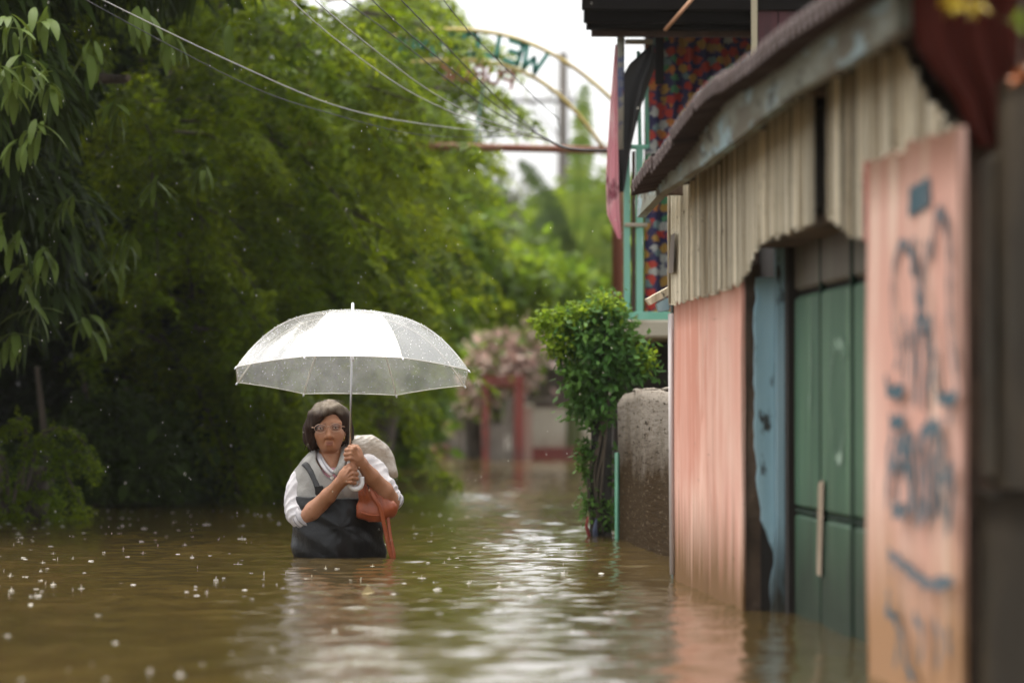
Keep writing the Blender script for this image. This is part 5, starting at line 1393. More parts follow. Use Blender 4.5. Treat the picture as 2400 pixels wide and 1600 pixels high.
    def paint(dist, r0, r1, col, amt):
        w = np.clip((r1 - dist) / (r1 - r0), 0, 1) * amt
        m = w > tint[:, 3]; tint[m, :3] = col; tint[m, 3] = w[m]
    lip = np.minimum(seg_dist(v, B(416, 461, -0.082), B(462, 459, -0.082)), seg_dist(v, B(420, 477, -0.081), B(458, 475, -0.081)))
    paint(lip, 0.003, 0.0065, (0.27, 0.09, 0.065), 0.7)
    paint(seg_dist(v, B(412, 468, -0.083), B(466, 466, -0.083)), 0.0008, 0.0026, (0.05, 0.015, 0.01), 0.9)
    paint(seg_dist(v, B(322, 296, -0.08), B(402, 288, -0.086)), 0.002, 0.006, (0.12, 0.06, 0.035), 0.55)
    paint(seg_dist(v, B(464, 284, -0.086), B(540, 288, -0.08)), 0.002, 0.006, (0.12, 0.06, 0.035), 0.55)
    for c in (B(425, 418, -0.094), B(449, 417, -0.094)): paint(np.linalg.norm(v - np.array(c), axis=1), 0.002, 0.005, (0.06, 0.02, 0.012), 0.8)
    ca = o.data.color_attributes.new('tint', 'FLOAT_COLOR', 'POINT'); ca.data.foreach_set('color', tint.ravel())
    # eyes with lids
    scl = M('eye_white', (0.55, 0.48, 0.42), 0.2); iris = M('iris_brown', (0.02, 0.010, 0.006), 0.15); lid = M('eyelid_skin', (0.25, 0.105, 0.055), 0.5)
    for zx, zy in ((356, 327), (496, 320)):
        c = Vector(B(zx, zy, -0.070))
        e = MB().ball(c, (0.0125, 0.0115, 0.0105), 16, 12).build('eye', scl, t, True)
        MB().ball(c + Vector((0, -0.0070, -0.0006)), (0.0054, 0.0052, 0.0054), 12, 8).build('iris', iris, e, True)
        for dz, tilt in ((0.0052, 1), (-0.0062, -1)):
            pts = [c + Vector((0.0135 * math.cos(a), -0.0115 * math.sin(a) + 0.001, dz * math.sin(a) ** 0.8)) for a in np.linspace(0.12, math.pi - 0.12, 9)]
            MB().tube(pts, [0.0016, 0.0028, 0.0034, 0.0036, 0.0037, 0.0036, 0.0034, 0.0028, 0.0016], 6).build('eyelid', lid, e, True)
    # ---------------- hair
    h = Grid(B(170, 640, -0.13), (B(700, 640, 0).x, D + 0.16, B(0, 40, 0).z), 0.0028)
    h.ell(B(434, 250, 0.012), (0.084, 0.097, 0.080), 0)
    h.ell(B(440, 370, 0.065), (0.083, 0.055, 0.085), 0.03)
    h.chain([(B(305, 230, -0.03), 0.031), (B(278, 330, -0.012), 0.031), (B(275, 430, -0.006), 0.030), (B(292, 495, -0.004), 0.017)], 0.025)
    h.chain([(B(572, 230, -0.01), 0.028), (B(600, 330, 0.03), 0.021), (B(600, 410, 0.04), 0.020), (B(582, 455, 0.045), 0.014)], 0.025)
    h.chain([(B(410, 160, -0.055), 0.018), (B(330, 210, -0.062), 0.015), (B(292, 300, -0.05), 0.014)], 0.02)     # swept fringe
    h.ell(B(448, 378, -0.120), (0.060, 0.088, 0.096), 0.010, 'sub')
    h.cone(B(455, 560, -0.02), B(455, 640, 0.02), 0.062, 0.07, 0.01, 'sub')
    h.ell(B(505, 285, -0.105), (0.034, 0.06, 0.046), 0.012, 'sub')
    h.chain([(B(520, 135, -0.045), 0.014), (B(430, 165, -0.072), 0.015), (B(345, 225, -0.078), 0.014), (B(300, 310, -0.066), 0.012)], 0.012)
    wv = Wav(16, 14, 60, 61)
    h.warp(lambda X, Y, Z: 0.0019 * wv(X + 0.15 * Z, Y * 0.8, Z * 0.10))
    v, q = h.mesh(0)
    hm = M('hair', (0.024, 0.011, 0.006), 0.6, spec=0.18, var=[((110, 110, 9), (0.055, 0.028, 0.015), 0.5, 0.7)], bump=((260, 260, 14), 0.6, 0.003))
    nt = hm.node_tree; bs = nt.nodes['Principled BSDF']; src = bs.inputs['Base Color'].links[0].from_socket
    at = nt.nodes.new('ShaderNodeVertexColor'); at.layer_name = 'tint'
    mx = nt.nodes.new('ShaderNodeMix'); mx.data_type = 'RGBA'
    nt.links.new(at.outputs['Alpha'], mx.inputs['Factor']); nt.links.new(src, mx.inputs[6]); nt.links.new(at.outputs['Color'], mx.inputs[7]); nt.links.new(mx.outputs[2], bs.inputs['Base Color'])
    ho = obj('hair', v, q, hm, t, True)
    tint = np.zeros((len(v), 4), np.float32)
    z0, z1 = B(0, 215, 0).z, B(0, 110, 0).z
    part_x = B(470, 0, 0).x
    w = np.clip((v[:, 2] + 0.004 * wv(v[:, 0] * 2, v[:, 1], v[:, 2] * 0.3) - z0) / (z1 - z0), 0, 1)
    w = w * (0.86 + 0.14 * np.sin(v[:, 0] * 900 + v[:, 1] * 300 + 20 * np.sin(v[:, 2] * 30)))
    near_part = np.exp(-((v[:, 0] - part_x) / 0.045) ** 2)
    tint[:, :3] = np.array([0.25, 0.205, 0.155]) * (0.72 + 0.5 * near_part)[:, None]; tint[:, 3] = np.clip(w, 0, 1) * 0.85
    ca = ho.data.color_attributes.new('tint', 'FLOAT_COLOR', 'POINT'); ca.data.foreach_set('color', tint.ravel())
    mb = MB(); dk = MB(); r = np.random.default_rng(4)
    for k in range(26):
        zx = r.uniform(380, 560); a = Vector(B(zx, 95 + 0.0012 * (zx - 440) ** 2, r.uniform(-0.03, 0.03)))
        mb.tube([a, a + Vector((r.normal(0, 0.006), 0, 0.008)), a + Vector((r.normal(0, 0.016), 0, r.uniform(0.006, 0.020)))], [0.0007, 0.0006, 0.0003], 4)
    for k in range(46):
        zx = r.choice([r.uniform(215, 330), r.uniform(575, 640)]); a = Vector(B(zx, r.uniform(440, 490) - 60 * (zx > 400), r.uniform(-0.02, 0.03)))
        dk.tube([a, a + Vector((r.normal(0, 0.002), 0, -0.02)), a + Vector((r.normal(0, 0.006), 0, r.uniform(-0.042, -0.03)))], [0.0022, 0.0016, 0.0004], 4)
    for k in range(16):
        a = Vector(B(r.choice([225, 640]) + r.normal(0, 6), r.uniform(250, 380), 0.0))
        dk.tube([a, a + Vector((r.normal(0, 0.004), 0, -0.03)), a + Vector((r.normal(0, 0.010), 0, -0.06))], [0.0009, 0.0007, 0.0003], 4)
    dk.build('hair_ends', hm, t, True, kind='stuff')
    mb.build('loose_hair', M('grey_hair', (0.22, 0.18, 0.14), 0.5), t, True, kind='stuff')
    # ---------------- clothes
    ju = Grid(B(20, 1330, 0) - Vector((0, 0.22, 0)), B(1090, 520, 0) + Vector((0, 0.22, 0)), 0.0036)
    def torso(gr, ex=0.0):
        gr.cone(B(228, 800, 0.03), B(715, 722, 0.03), 0.055 + ex, 0.055 + ex, 0.03)
        gr.cone(B(325, 690, 0.03), B(450, 650, 0.045), 0.045 + ex, 0.055 + ex, 0.03); gr.cone(B(450, 650, 0.045), B(590, 650, 0.035), 0.055 + ex, 0.045 + ex, 0.03)
        gr.ell(B(450, 900, 0.015), (0.152 + ex, 0.110 + ex, 0.19), 0.05)
        gr.ell(B(500, 1150, 0.015), (0.150 + ex, 0.120 + ex, 0.18), 0.06)
    torso(ju)
    ju.chain([(B(452, 500, 0.0), 0.058), (B(456, 640, -0.035), 0.059), (B(476, 738, -0.118), 0.032)], 0.010, op='sub')
    wf = Wav(14, 4, 13, 71)
    wf2 = Wav(12, 9, 24, 72)
    ju.warp(lambda X, Y, Z: 0.0036 * wf(X, Y * 0.6, Z * 0.7) + 0.0016 * wf2(X + 0.5 * Z, Y * 0.5, Z * 0.6 - 0.3 * X))
    v, q = ju.mesh(1)
    vest = M('grey_satin', (0.30, 0.285, 0.26), 0.42, var=[((12, 12, 12), (0.24, 0.23, 0.21), 0.4, 0.65)], bump=((16, 26, 11), 0.55, 0.014))
    obj('jacket', v, q, vest, t, True)
    white = M('white_sleeve', (0.58, 0.555, 0.565), 0.7, var=[((20, 20, 20), (0.48, 0.455, 0.47), 0.45, 0.65)], bump=((40, 40, 60), 0.4, 0.006))
    # sleeves with bunched folds
    def sleeve(pts, seed, lo2, hi2, cut=None):
        s = Grid(lo2, hi2, 0.0034); s.chain(pts, 0.02)
        a, b2 = np.array(pts[0][0]), np.array(pts[-1][0]); ax = (b2 - a) / np.linalg.norm(b2 - a); w2 = Wav(10, 4, 12, seed)
        def fold(X, Y, Z):
            tt = (X - a[0]) * ax[0] + (Y - a[1]) * ax[1] + (Z - a[2]) * ax[2]
            return 0.0048 * (np.abs(np.sin(tt * 62 + 26 * X - 18 * Z + 1.6 * w2(X * 0.8, Y * 0.8, Z * 0.6))) - 0.6) * np.clip(tt * 9 + 0.15, 0.1, 1) + 0.0030 * w2(X * 1.2 + 0.6 * Z, Y, Z * 0.8)
        s.warp(fold); v2, q2 = s.mesh(1); return obj('sleeve', v2, q2, white, t, True)
    sleeve([(B(192, 790, 0.02), 0.048), (B(176, 900, 0.012), 0.051), (B(160, 1010, 0.0), 0.052), (B(166, 1105, -0.03), 0.049), (B(195, 1132, -0.045), 0.046)], 73, B(0, 1280, -0.2), B(340, 640, 0.14))
    sleeve([(B(772, 672, 0.03), 0.047), (B(858, 770, 0.025), 0.049), (B(940, 880, 0.0), 0.049), (B(985, 960, -0.02), 0.045)], 74, B(640, 1130, -0.14), B(1140, 520, 0.16))
    # striped cuffs
    def cuff(c, axis, R0, nm='cuff'):
        axis = Vector(axis).normalized(); rows = 7; n = 26; u = axis.orthogonal().normalized(); w3 = axis.cross(u); v = []; f = []; fm = []
        for j in range(rows):
            rr = R0 * (1 + 0.05 * math.sin(j * 1.2)); p = Vector(c) + axis * (j - rows / 2) * 0.0062
            for k in range(n):
                a = 2 * math.pi * k / n; v.append(p + (u * math.cos(a) + w3 * math.sin(a)) * rr * (1 + 0.012 * (k % 2)))
        for j in range(rows - 1):
            for k in range(n):
                a = j * n + k; b3 = j * n + (k + 1) % n; f.append((a, b3, b3 + n, a + n)); fm.append(1 if j in (1, 4) else 0)
        f.append(tuple((rows - 1) * n + k for k in range(n))); fm.append(0)
        f.append(tuple(k for k in range(n))[::-1]); fm.append(0)
        return obj(nm, v, f, None, t, True, mats=[white, greyst], fmat=fm)
    greyst = M('grey_stripe', (0.26, 0.25, 0.27), 0.6)
    cuff(B(215, 1140, -0.062), Vector(B(300, 1090, -0.10)) - Vector(B(205, 1180, -0.04)), 0.048)
    cuff(B(1000, 985, -0.028), Vector(B(940, 900, -0.06)) - Vector(B(1000, 1000, -0.02)), 0.049)
    # collar: two striped bands
    def band(pts, w0, th, mat, nm, lift=0.003, sdf=None, parent=t):
        q = [Vector(p) for p in spline(pts, 22)]; v = []; f = []
        for i, p in enumerate(q):
            d = (q[min(i + 1, 21)] - q[max(i - 1, 0)]).normalized()
            if sdf is not None:
                y = sdf.front(p.x, p.z)
                if y is not None: p = Vector((p.x, min(p.y, y) - lift, p.z))
            s2 = d.cross(Vector((0.0, -1, 0.15))).normalized(); nn = s2.cross(d).normalized()
            if nn.y > 0: nn = -nn
            v += [p + s2 * w0, p + s2 * w0 * 0.7 + nn * th, p - s2 * w0 * 0.7 + nn * th, p - s2 * w0]
        for i in range(21):
            for j in range(3): a = 4 * i + j; f.append((a, a + 1, a + 5, a + 4))
            f.append((4 * i + 3, 4 * i, 4 * i + 4, 4 * i + 7))
        f += [(0, 3, 2, 1), (84, 85, 86, 87)]
        return obj(nm, v, f, mat, parent, True)
    band([B(338, 548, 0.02), B(352, 600, -0.03), B(395, 672, -0.085), B(440, 722, -0.108), B(474, 748, -0.114)], 0.0135, 0.006, white, 'collar')
    band([B(350, 560, 0.01), B(364, 606, -0.04), B(404, 672, -0.093), B(446, 720, -0.115), B(478, 742, -0.12)], 0.0035, 0.005, greyst, 'collar_stripe')
    band([B(575, 505, 0.02), B(572, 560, -0.03), B(556, 630, -0.075), B(530, 700, -0.102), B(484, 748, -0.115)], 0.0145, 0.006, vest, 'collar')
    pk = M('pink_shirt', (0.62, 0.30, 0.36), 0.8)
    sh = Grid(B(290, 990, 0) - Vector((0, 0.12, 0)), B(660, 600, 0) + Vector((0, 0.09, 0)), 0.003); sh.cone(B(458, 782, -0.020), B(485, 786, -0.020), 0.058, 0.056, 0.01)
    
    v, q = sh.mesh(1); obj('shirt', v, q, pk, t, True)
    y = ju.front(B(463, 782, 0).x, B(463, 782, 0).z) or D - 0.1
    c = P(660 + 463 / 3.92, 920 + 782 / 3.92, y - 0.004)
    MB().ball(c, (0.0085, 0.004, 0.0085), 12, 6).build('button', M('pearl_button', (0.85, 0.84, 0.8), 0.25), t, True)
    c = P(660 + 508 / 3.92, 920 + 722 / 3.92, (ju.front(B(508, 722, 0).x, B(508, 722, 0).z) or D - 0.1) - 0.003)
    MB().ball(c, (0.006, 0.003, 0.006), 10, 6).build('snap', M('dark_snap', (0.05, 0.06, 0.08), 0.3), t, True)
    sp_ = [P(660 + a / 3.92, 920 + b2 / 3.92, (ju.front(B(a, b2, 0).x, B(a, b2, 0).z) or D - 0.1) - 0.0012) for a, b2 in ((478, 752), (500, 790), (530, 840), (556, 890), (572, 930), (576, 955))]
    MB().tube(spline(sp_, 16), 0.0016, 5).build('placket_seam', greyst, t, True)
    sp_ = [P(660 + a / 3.92, 920 + b2 / 3.92, (ju.front(B(a, b2, 0).x, B(a, b2, 0).z) or D - 0.1) - 0.0010) for a, b2 in ((258, 690), (290, 770), (330, 850), (355, 935))]
    MB().tube(spline(sp_, 16), 0.0012, 5).build('raglan_seam', greyst, t, True)
    # waders: bib and body down to boots
    wa = Grid(B(60, 1560, 0) - Vector((0, 0.24, 0)), B(1010, 930, 0) + Vector((0, 0.24, 0)), 0.0038)
    torso(wa, 0.010)
    wa.ell(B(490, 1240, 0.005), (0.163, 0.130, 0.15), 0.05); wa.ell(B(535, 1420, 0.01), (0.172, 0.142, 0.16), 0.05)
    wa.cone(B(545, 1500, 0.02), B(545, 1590, 0.02), 0.150, 0.150, 0.05)
    wa.cone(B(160, 1330, 0.0), B(190, 1480, 0.0), 0.020, 0.028, 0.05); wa.cone(B(860, 1330, 0.0), B(890, 1470, 0.0), 0.022, 0.030, 0.05)
    zt = B(0, 955, 0).z
    wa.clip(lambda X, Y, Z: Z - zt + 0.0 * X * Y)
    w2 = Wav(16, 3, 11, 81); cx, cz = B(545, 1230, 0).x, B(545, 1230, 0).z
    def creases(X, Y, Z):
        rr = np.sqrt((X - cx) ** 2 + (Z - cz) ** 2); an = np.arctan2(Z - cz, X - cx)
        return 0.0048 * w2(X, Y * 0.5, Z) + 0.0022 * wf2(X * 0.8 + 0.6 * Z, Y * 0.4, Z * 0.7) + 0.0010 * np.sin(an * 9 + 3 * w2(X, Y, Z) * 0.4) * np.exp(-(rr / 0.10) ** 2)
    wa.warp(creases)
    v, q = wa.mesh(1)
    rub = M('black_rubber', (0.006, 0.006, 0.0065), 0.36, var=[((7, 7, 7), (0.011, 0.011, 0.011), 0.4, 0.65), ((22, 22, 14), (0.004, 0.004, 0.004), 0.55, 0.7)], bump=((9, 9, 7), 0.5, 0.02), spec=0.3)
    wo2 = obj('waders', v, q, rub, t, True)
    for sx in (-0.085, 0.085):
        c = Vector((root_p.x + sx, D + 0.02, 0))
        MB().tube([c + Vector((0, 0, -0.02)), c + Vector((0, 0, -0.4)), c + Vector((0, 0, -0.78)), c + Vector((0, 0, GZ + 0.003))], [0.095, 0.075, 0.062, 0.062], 14).build('wader_leg', rub, t, True)
        MB().ball(c + Vector((0, -0.06, GZ + 0.045)), (0.05, 0.13, 0.044), 12, 8).build('boot', rub, t, True)
    strap_m = M('black_strap', (0.03, 0.03, 0.032), 0.6)
    band([B(205, 648, 0.02), B(240, 680, -0.03), B(280, 745, -0.06), B(318, 830, -0.075), B(345, 930, -0.08), B(352, 990, -0.08)], 0.0125, 0.003, strap_m, 'strap', 0.004, ju)
    yb = (ju.front(B(345, 890, 0).x, B(345, 890, 0).z) or D - 0.09)
    c = P(660 + 345 / 3.92, 920 + 892 / 3.92, yb - 0.012)
    MB().bbox((c.x - 0.016, c.y - 0.006, c.z - 0.02), (c.x + 0.016, c.y + 0.006, c.z + 0.018), 0.004).build('buckle', rub, t)
    # ---------------- glasses and earrings
    gold = M('rose_gold_wire', (0.55, 0.36, 0.27), 0.3, metal=0.9)
    gl = bpy.data.materials.new('spectacle_lens'); gl.use_nodes = True
    n2 = gl.node_tree; n2.nodes.clear(); out = n2.nodes.new('ShaderNodeOutputMaterial'); tr = n2.nodes.new('ShaderNodeBsdfTransparent'); gs_ = n2.nodes.new('ShaderNodeBsdfGlossy'); mxs = n2.nodes.new('ShaderNodeMixShader')
    tr.inputs[0].default_value = (0.92, 0.92, 0.90, 1); gs_.inputs['Roughness'].default_value = 0.05; mxs.inputs[0].default_value = 0.05
    n2.links.new(tr.outputs[0], mxs.inputs[1]); n2.links.new(gs_.outputs[0], mxs.inputs[2]); n2.links.new(mxs.outputs[0], out.inputs[0])
    cs = [Vector(B(357, 328, -0.097)), Vector(B(497, 319, -0.097))]
    gr_ = MB()
    for c in cs:
        pts = [c + Vector((0.0238 * math.cos(a), 0.002 * math.cos(a) ** 2, 0.0170 * math.sin(a))) for a in np.linspace(0, 2 * math.pi, 33)]
        gr_.tube(pts, 0.0008, 6, False)
    gr_.tube([cs[0] + Vector((0.0236, 0, 0.004)), (cs[0] + cs[1]) / 2 + Vector((0, -0.002, 0.0065)), cs[1] + Vector((-0.0236, 0, 0.004))], 0.0016, 6)
    for c, sg in ((cs[0], -1), (cs[1], 1)):
        gr_.tube([c + Vector((sg * 0.0236, 0.002, 0.003)), c + Vector((sg * 0.034, 0.008, 0.004)), c + Vector((sg * 0.036, 0.05, 0.003)), c + Vector((sg * 0.036, 0.10, -0.004))], 0.0014, 6)
    gt2 = gr_.build('glasses', gold, t, True)
    for c in cs:
        pts = [c + Vector((0.0232 * math.cos(a), 0.001, 0.0172 * math.sin(a))) for a in np.linspace(0, 2 * math.pi, 25)[:-1]]
        obj('lens', [c + Vector((0, -0.0012, 0))] + pts, [(0, i + 1, (i + 1) % 24 + 1) for i in range(24)], gl, gt2, True)
    ear = M('gold', (0.75, 0.50, 0.15), 0.2, metal=1.0)
    for zx, zy in ((300, 452), (566, 420)):
        c = Vector(B(zx, zy, -0.028)); MB().tube([c + Vector((0.0055 * math.cos(a), 0, 0.0085 * math.sin(a))) for a in np.linspace(0, 6.283, 15)], 0.0018, 6, False).build('earring', ear, t, True)

    # ---------------- plastic sack slung over the shoulder
    sk = Grid(B(520, 800, 0) - Vector((0, 0.06, 0)), B(1100, 380, 0) + Vector((0, 0.24, 0)), 0.0034)
    sk.chain([(B(600, 500, 0.035), 0.016), (B(690, 480, 0.07), 0.034), (B(800, 490, 0.10), 0.040), (B(880, 560, 0.11), 0.044), (B(950, 660, 0.11), 0.036), (B(1000, 728, 0.10), 0.020), (B(1044, 762, 0.10), 0.010)], 0.03)
    sk.cone(B(720, 540, 0.09), B(900, 620, 0.10), 0.04, 0.04, 0.03)
    ws = Wav(16, 4, 14, 91); a0 = np.array(B(620, 520, 0)); u0 = np.array([0.83, 0, 0.45])
    sk.warp(lambda X, Y, Z: 0.0040 * ws(X * 0.7, Y, Z) + 0.0008 * np.sin(((X - a0[0]) * -0.42 + (Z - a0[2]) * 0.9) * 420 + 2 * ws(X * 0.6, Y, Z * 0.6)) * np.exp(-((X - B(760, 0, 0).x) / 0.07) ** 2))
    v, q = sk.mesh(1)
    sm = M('cloudy_plastic', (0.50, 0.44, 0.36), 0.18, coat=0.4, var=[((16, 16, 16), (0.68, 0.63, 0.57), 0.44, 0.6), ((9, 9, 9), (0.36, 0.29, 0.22), 0.52, 0.68)], bump=((13, 13, 30), 0.9, 0.016), spec=0.6, transl=0.25)
    o = obj('plastic_sack', v, q, sm, None, True)
    tag(o, 'crumpled cloudy plastic sack slung over the shoulder of the person', 'sack')

    # ---------------- handbag on the arm
    leather = M('tan_leather', (0.33, 0.075, 0.022), 0.42, var=[((14, 14, 14), (0.25, 0.055, 0.018), 0.42, 0.65), ((40, 40, 40), (0.40, 0.105, 0.035), 0.55, 0.75)], bump=((70, 70, 70), 0.3, 0.004))
    c = Vector(B(870, 1000, -0.1))
    bt = thing('handbag', 'tan brown leather handbag hanging from the arm with its straps trailing to the water', 'handbag', c)
    bg2 = Grid(B(680, 1180, 0) - Vector((0, 0.22, 0)), B(1060, 760, 0) + Vector((0, 0.06, 0)), 0.0034)
    for a, b3, ra, rb in (((765, 800), (740, 1090), 0.012, 0.022), ((765, 800), (860, 1105), 0.014, 0.030), ((740, 1090), (860, 1105), 0.024, 0.030), ((860, 1105), (1000, 1085), 0.030, 0.026), ((780, 860), (985, 1050), 0.016, 0.03), ((770, 930), (870, 1050), 0.022, 0.034)):
        bg2.cone(B(*a, -0.115), B(*b3, -0.10), ra, rb, 0.03)
    bw = Wav(12, 5, 16, 95); bg2.warp(lambda X, Y, Z: 0.0022 * bw(X, Y, Z) + 0.0025 * np.sin((X + 0.25 * Z) * 300) * np.clip((Z - B(0, 1080, 0).z) * 12, 0, 1))
    v, q = bg2.mesh(1); obj('bag_body', v, q, leather, bt, True)
    band([B(725, 1098, -0.150), B(790, 1118, -0.152), B(860, 1128, -0.150), B(940, 1122, -0.145)], 0.004, 0.004, leather, 'piping', parent=bt)
    band([B(800, 860, -0.14), B(850, 960, -0.158), B(905, 1060, -0.158), B(950, 1250, -0.15), B(985, 1420, -0.15), B(1018, 1524, -0.15)], 0.0085, 0.0035, leather, 'strap', parent=bt)
    band([B(968, 1090, -0.11), B(980, 1180, -0.125), B(1000, 1330, -0.14), B(1030, 1470, -0.148), B(1030, 1530, -0.15)], 0.0075, 0.0035, leather, 'strap', parent=bt)
    MB().tube([B(778, 800, -0.15), B(800, 880, -0.155), B(812, 910, -0.15)], 0.0022, 6).build('zip', M('dark_zip', (0.05, 0.045, 0.04), 0.4, metal=0.6), bt, True)
    MB().ball(B(806, 896, -0.158), (0.004, 0.003, 0.006), 8, 6).build('zip_pull', gold, bt, True)
person()

# ------------------------------------------------------------------ umbrella
def umbrella():
    tilt, roll = R_(8.9), R_(0.8)
    ctr = P(824.6, 882, D - 0.13)
    Rm = Matrix.Rotation(roll, 3, 'Y') @ Matrix.Rotation(-tilt, 3, 'X')
    def U(x, y, z): return ctr + Rm @ Vector((x, y, z))
    t = thing('umbrella', 'clear white plastic umbrella with white hook handle held by the person', 'umbrella', ctr)
    R0, H = 0.496, 0.252
    clear = bpy.data.materials.new('clear_vinyl'); clear.use_nodes = True
    nt = clear.node_tree; N, L = nt.nodes, nt.links; N.clear()
    out = N.new('ShaderNodeOutputMaterial'); tr = N.new('ShaderNodeBsdfTransparent'); tr.inputs[0].default_value = (0.97, 0.97, 0.95, 1)
    df = N.new('ShaderNodeBsdfDiffuse'); df.inputs[0].default_value = (0.42, 0.42, 0.40, 1); tl = N.new('ShaderNodeBsdfTranslucent'); tl.inputs[0].default_value = (0.52, 0.52, 0.50, 1)
    gl = N.new('ShaderNodeBsdfGlossy'); gl.inputs['Roughness'].default_value = 0.24
    tc = N.new('ShaderNodeTexCoord'); nz = N.new('ShaderNodeTexNoise'); nz.inputs['Scale'].default_value = 9; nz.inputs['Detail'].default_value = 5; L.new(tc.outputs['Object'], nz.inputs['Vector'])
    bp = N.new('ShaderNodeBump'); bp.inputs['Strength'].default_value = 0.35; bp.inputs['Distance'].default_value = 0.01; L.new(nz.outputs['Fac'], bp.inputs['Height'])
    for s in (df, tl, gl): L.new(bp.outputs[0], s.inputs['Normal'])
    m1 = N.new('ShaderNodeMixShader'); m1.inputs[0].default_value = 0.5; L.new(df.outputs[0], m1.inputs[1]); L.new(tl.outputs[0], m1.inputs[2])
    fr = N.new('ShaderNodeFresnel'); fr.inputs[0].default_value = 1.5; L.new(bp.outputs[0], fr.inputs['Normal'])
    mr = N.new('ShaderNodeMapRange'); mr.inputs[1].default_value = 0.35; mr.inputs[2].default_value = 0.7; mr.inputs[3].default_value = 0.24; mr.inputs[4].default_value = 0.44; L.new(nz.outputs['Fac'], mr.inputs[0])
    m2 = N.new('ShaderNodeMixShader'); L.new(mr.outputs[0], m2.inputs[0]); L.new(tr.outputs[0], m2.inputs[1]); L.new(m1.outputs[0], m2.inputs[2])
    m3 = N.new('ShaderNodeMixShader'); hf = N.new('ShaderNodeMath'); hf.operation = 'MULTIPLY'; hf.inputs[1].default_value = 0.28; L.new(fr.outputs[0], hf.inputs[0]); L.new(hf.outputs[0], m3.inputs[0]); L.new(m2.outputs[0], m3.inputs[1]); L.new(gl.outputs[0], m3.inputs[2]); L.new(m3.outputs[0], out.inputs[0])
    whitep = M('white_plastic', (0.80, 0.79, 0.80), 0.3); ribm = M('ivory_rib', (0.72, 0.69, 0.60), 0.4); steel = M('steel', (0.42, 0.41, 0.40), 0.25, metal=0.9)
    def prof(r): return H * (1 - r ** 2.9)
    angs = [R_(22.5 + 45 * k) for k in range(8)]
    nt_, ns = 16, 10
    for k in range(8):
        a0, a1 = angs[k], angs[k] + R_(45); v = []; f = []
        for i in range(nt_ + 1):
            r = 0.012 + 0.988 * i / nt_
            for j in range(ns + 1):
                s = j / ns; x = (math.cos(a0) * (1 - s) + math.cos(a1) * s) * r * R0; y = (math.sin(a0) * (1 - s) + math.sin(a1) * s) * r * R0
                sag = 4 * s * (1 - s)
                z = prof(r) + 0.004 * sag * math.sin(r * 3.1) - 0.010 * sag * r ** 3 * 0 + 0.0025 * math.sin(s * 17 + r * 11 + k) * r * sag + 0.004 * sag * r ** 6
                v.append(U(x, y, z))
        for i in range(nt_):
            for j in range(ns):
                a = i * (ns + 1) + j; f.append((a, a + 1, a + ns + 2, a + ns + 1))
        obj('canopy_panel', v, f, clear, t, True)
        pts = [U(math.cos(a0) * r * R0, math.sin(a0) * r * R0, prof(r) - 0.004) for r in np.linspace(0.03, 0.995, 18)]
        MB().tube(pts, 0.0026, 6).build('rib', ribm, t, True)
        e = U(math.cos(a0) * R0, math.sin(a0) * R0, -0.002); d = (Vector(pts[-1]) - Vector(pts[-3])).normalized()
        MB().tube([e - d * 0.004, e + d * 0.006, e + d * 0.010], [0.0036, 0.0036, 0.002], 8).build('rib_tip', whitep, t, True)
        st = [U(0, 0, 0.085), U(math.cos(a0) * 0.5 * R0, math.sin(a0) * 0.5 * R0, prof(0.5) - 0.006)]
        MB().tube(st, 0.0016, 5).build('stretcher', ribm, t, True)
        # rim hem
        b0 = [U((math.cos(a0) * (1 - s) + math.cos(a1) * s) * R0, (math.sin(a0) * (1 - s) + math.sin(a1) * s) * R0, 0.004 * 4 * s * (1 - s)) for s in np.linspace(0, 1, 11)]
        MB().tube(b0, 0.0016, 5).build('hem', ribm, t, True)
    MB().tube([U(0, 0, H - 0.006), U(0, 0, H + 0.004), U(0, 0, H + 0.006), U(0, 0, H + 0.044), U(0, 0, H + 0.047)], [0.013, 0.012, 0.0068, 0.0056, 0.003], 12).build('ferrule', whitep, t, True)
    MB().tube([U(0, 0, 0.060), U(0, 0, 0.088)], 0.008, 10).build('runner', whitep, t, True)
    hb = Vector(B(626, 600, -0.192)); top = U(0, 0, H)
    MB().tube([top, hb], 0.0048, 10).build('shaft', steel, t, True)
    hp = [Vector(B(627, 585, -0.192)), Vector(B(624, 700, -0.192)), Vector(B(622, 800, -0.193))]
    cc = Vector(B(680, 822, -0.193)); rr = 58 * 0.000438
    hp += [cc + Vector((-rr * math.cos(a), 0, -rr * 1.05 * math.sin(a))) for a in np.linspace(0.15, math.pi - 0.05, 12)]
    hp.append(Vector(B(737, 770, -0.193)))
    MB().tube(spline(hp, 46), 0.0098, 12).build('handle', whitep, t, True)
    # rain drops beaded on the canopy
    r = np.random.default_rng(2); mb = MB()
    for _ in range(1500):
        k = r.integers(8); s = r.uniform(0, 1); q = math.sqrt(r.uniform(0.03, 1)); a0, a1 = angs[k], angs[k] + R_(45)
        x = (math.cos(a0) * (1 - s) + math.cos(a1) * s) * q * R0; y = (math.sin(a0) * (1 - s) + math.sin(a1) * s) * q * R0
        c = U(x, y, prof(q) + 0.002 + 0.004 * 4 * s * (1 - s) * q ** 6); sz = r.uniform(0.0007, 0.0017)
        mb.add([c + Vector((sz, 0, 0)), c + Vector((-sz, 0, 0)), c + Vector((0, sz, 0)), c + Vector((0, -sz, 0)), c + Vector((0, 0, sz)), c - Vector((0, 0, sz))],
               [(0, 2, 4), (2, 1, 4), (1, 3, 4), (3, 0, 4), (2, 0, 5), (1, 2, 5), (3, 1, 5), (0, 3, 5)])
    mb.build('rain_bead', M('bead_white', (0.92, 0.92, 0.90), 0.2, transl=0.5), t, True, kind='stuff')
dropm = M('water_drop', (0.62, 0.61, 0.55), 0.05, spec=0.9, transl=0.5)
umbrella()

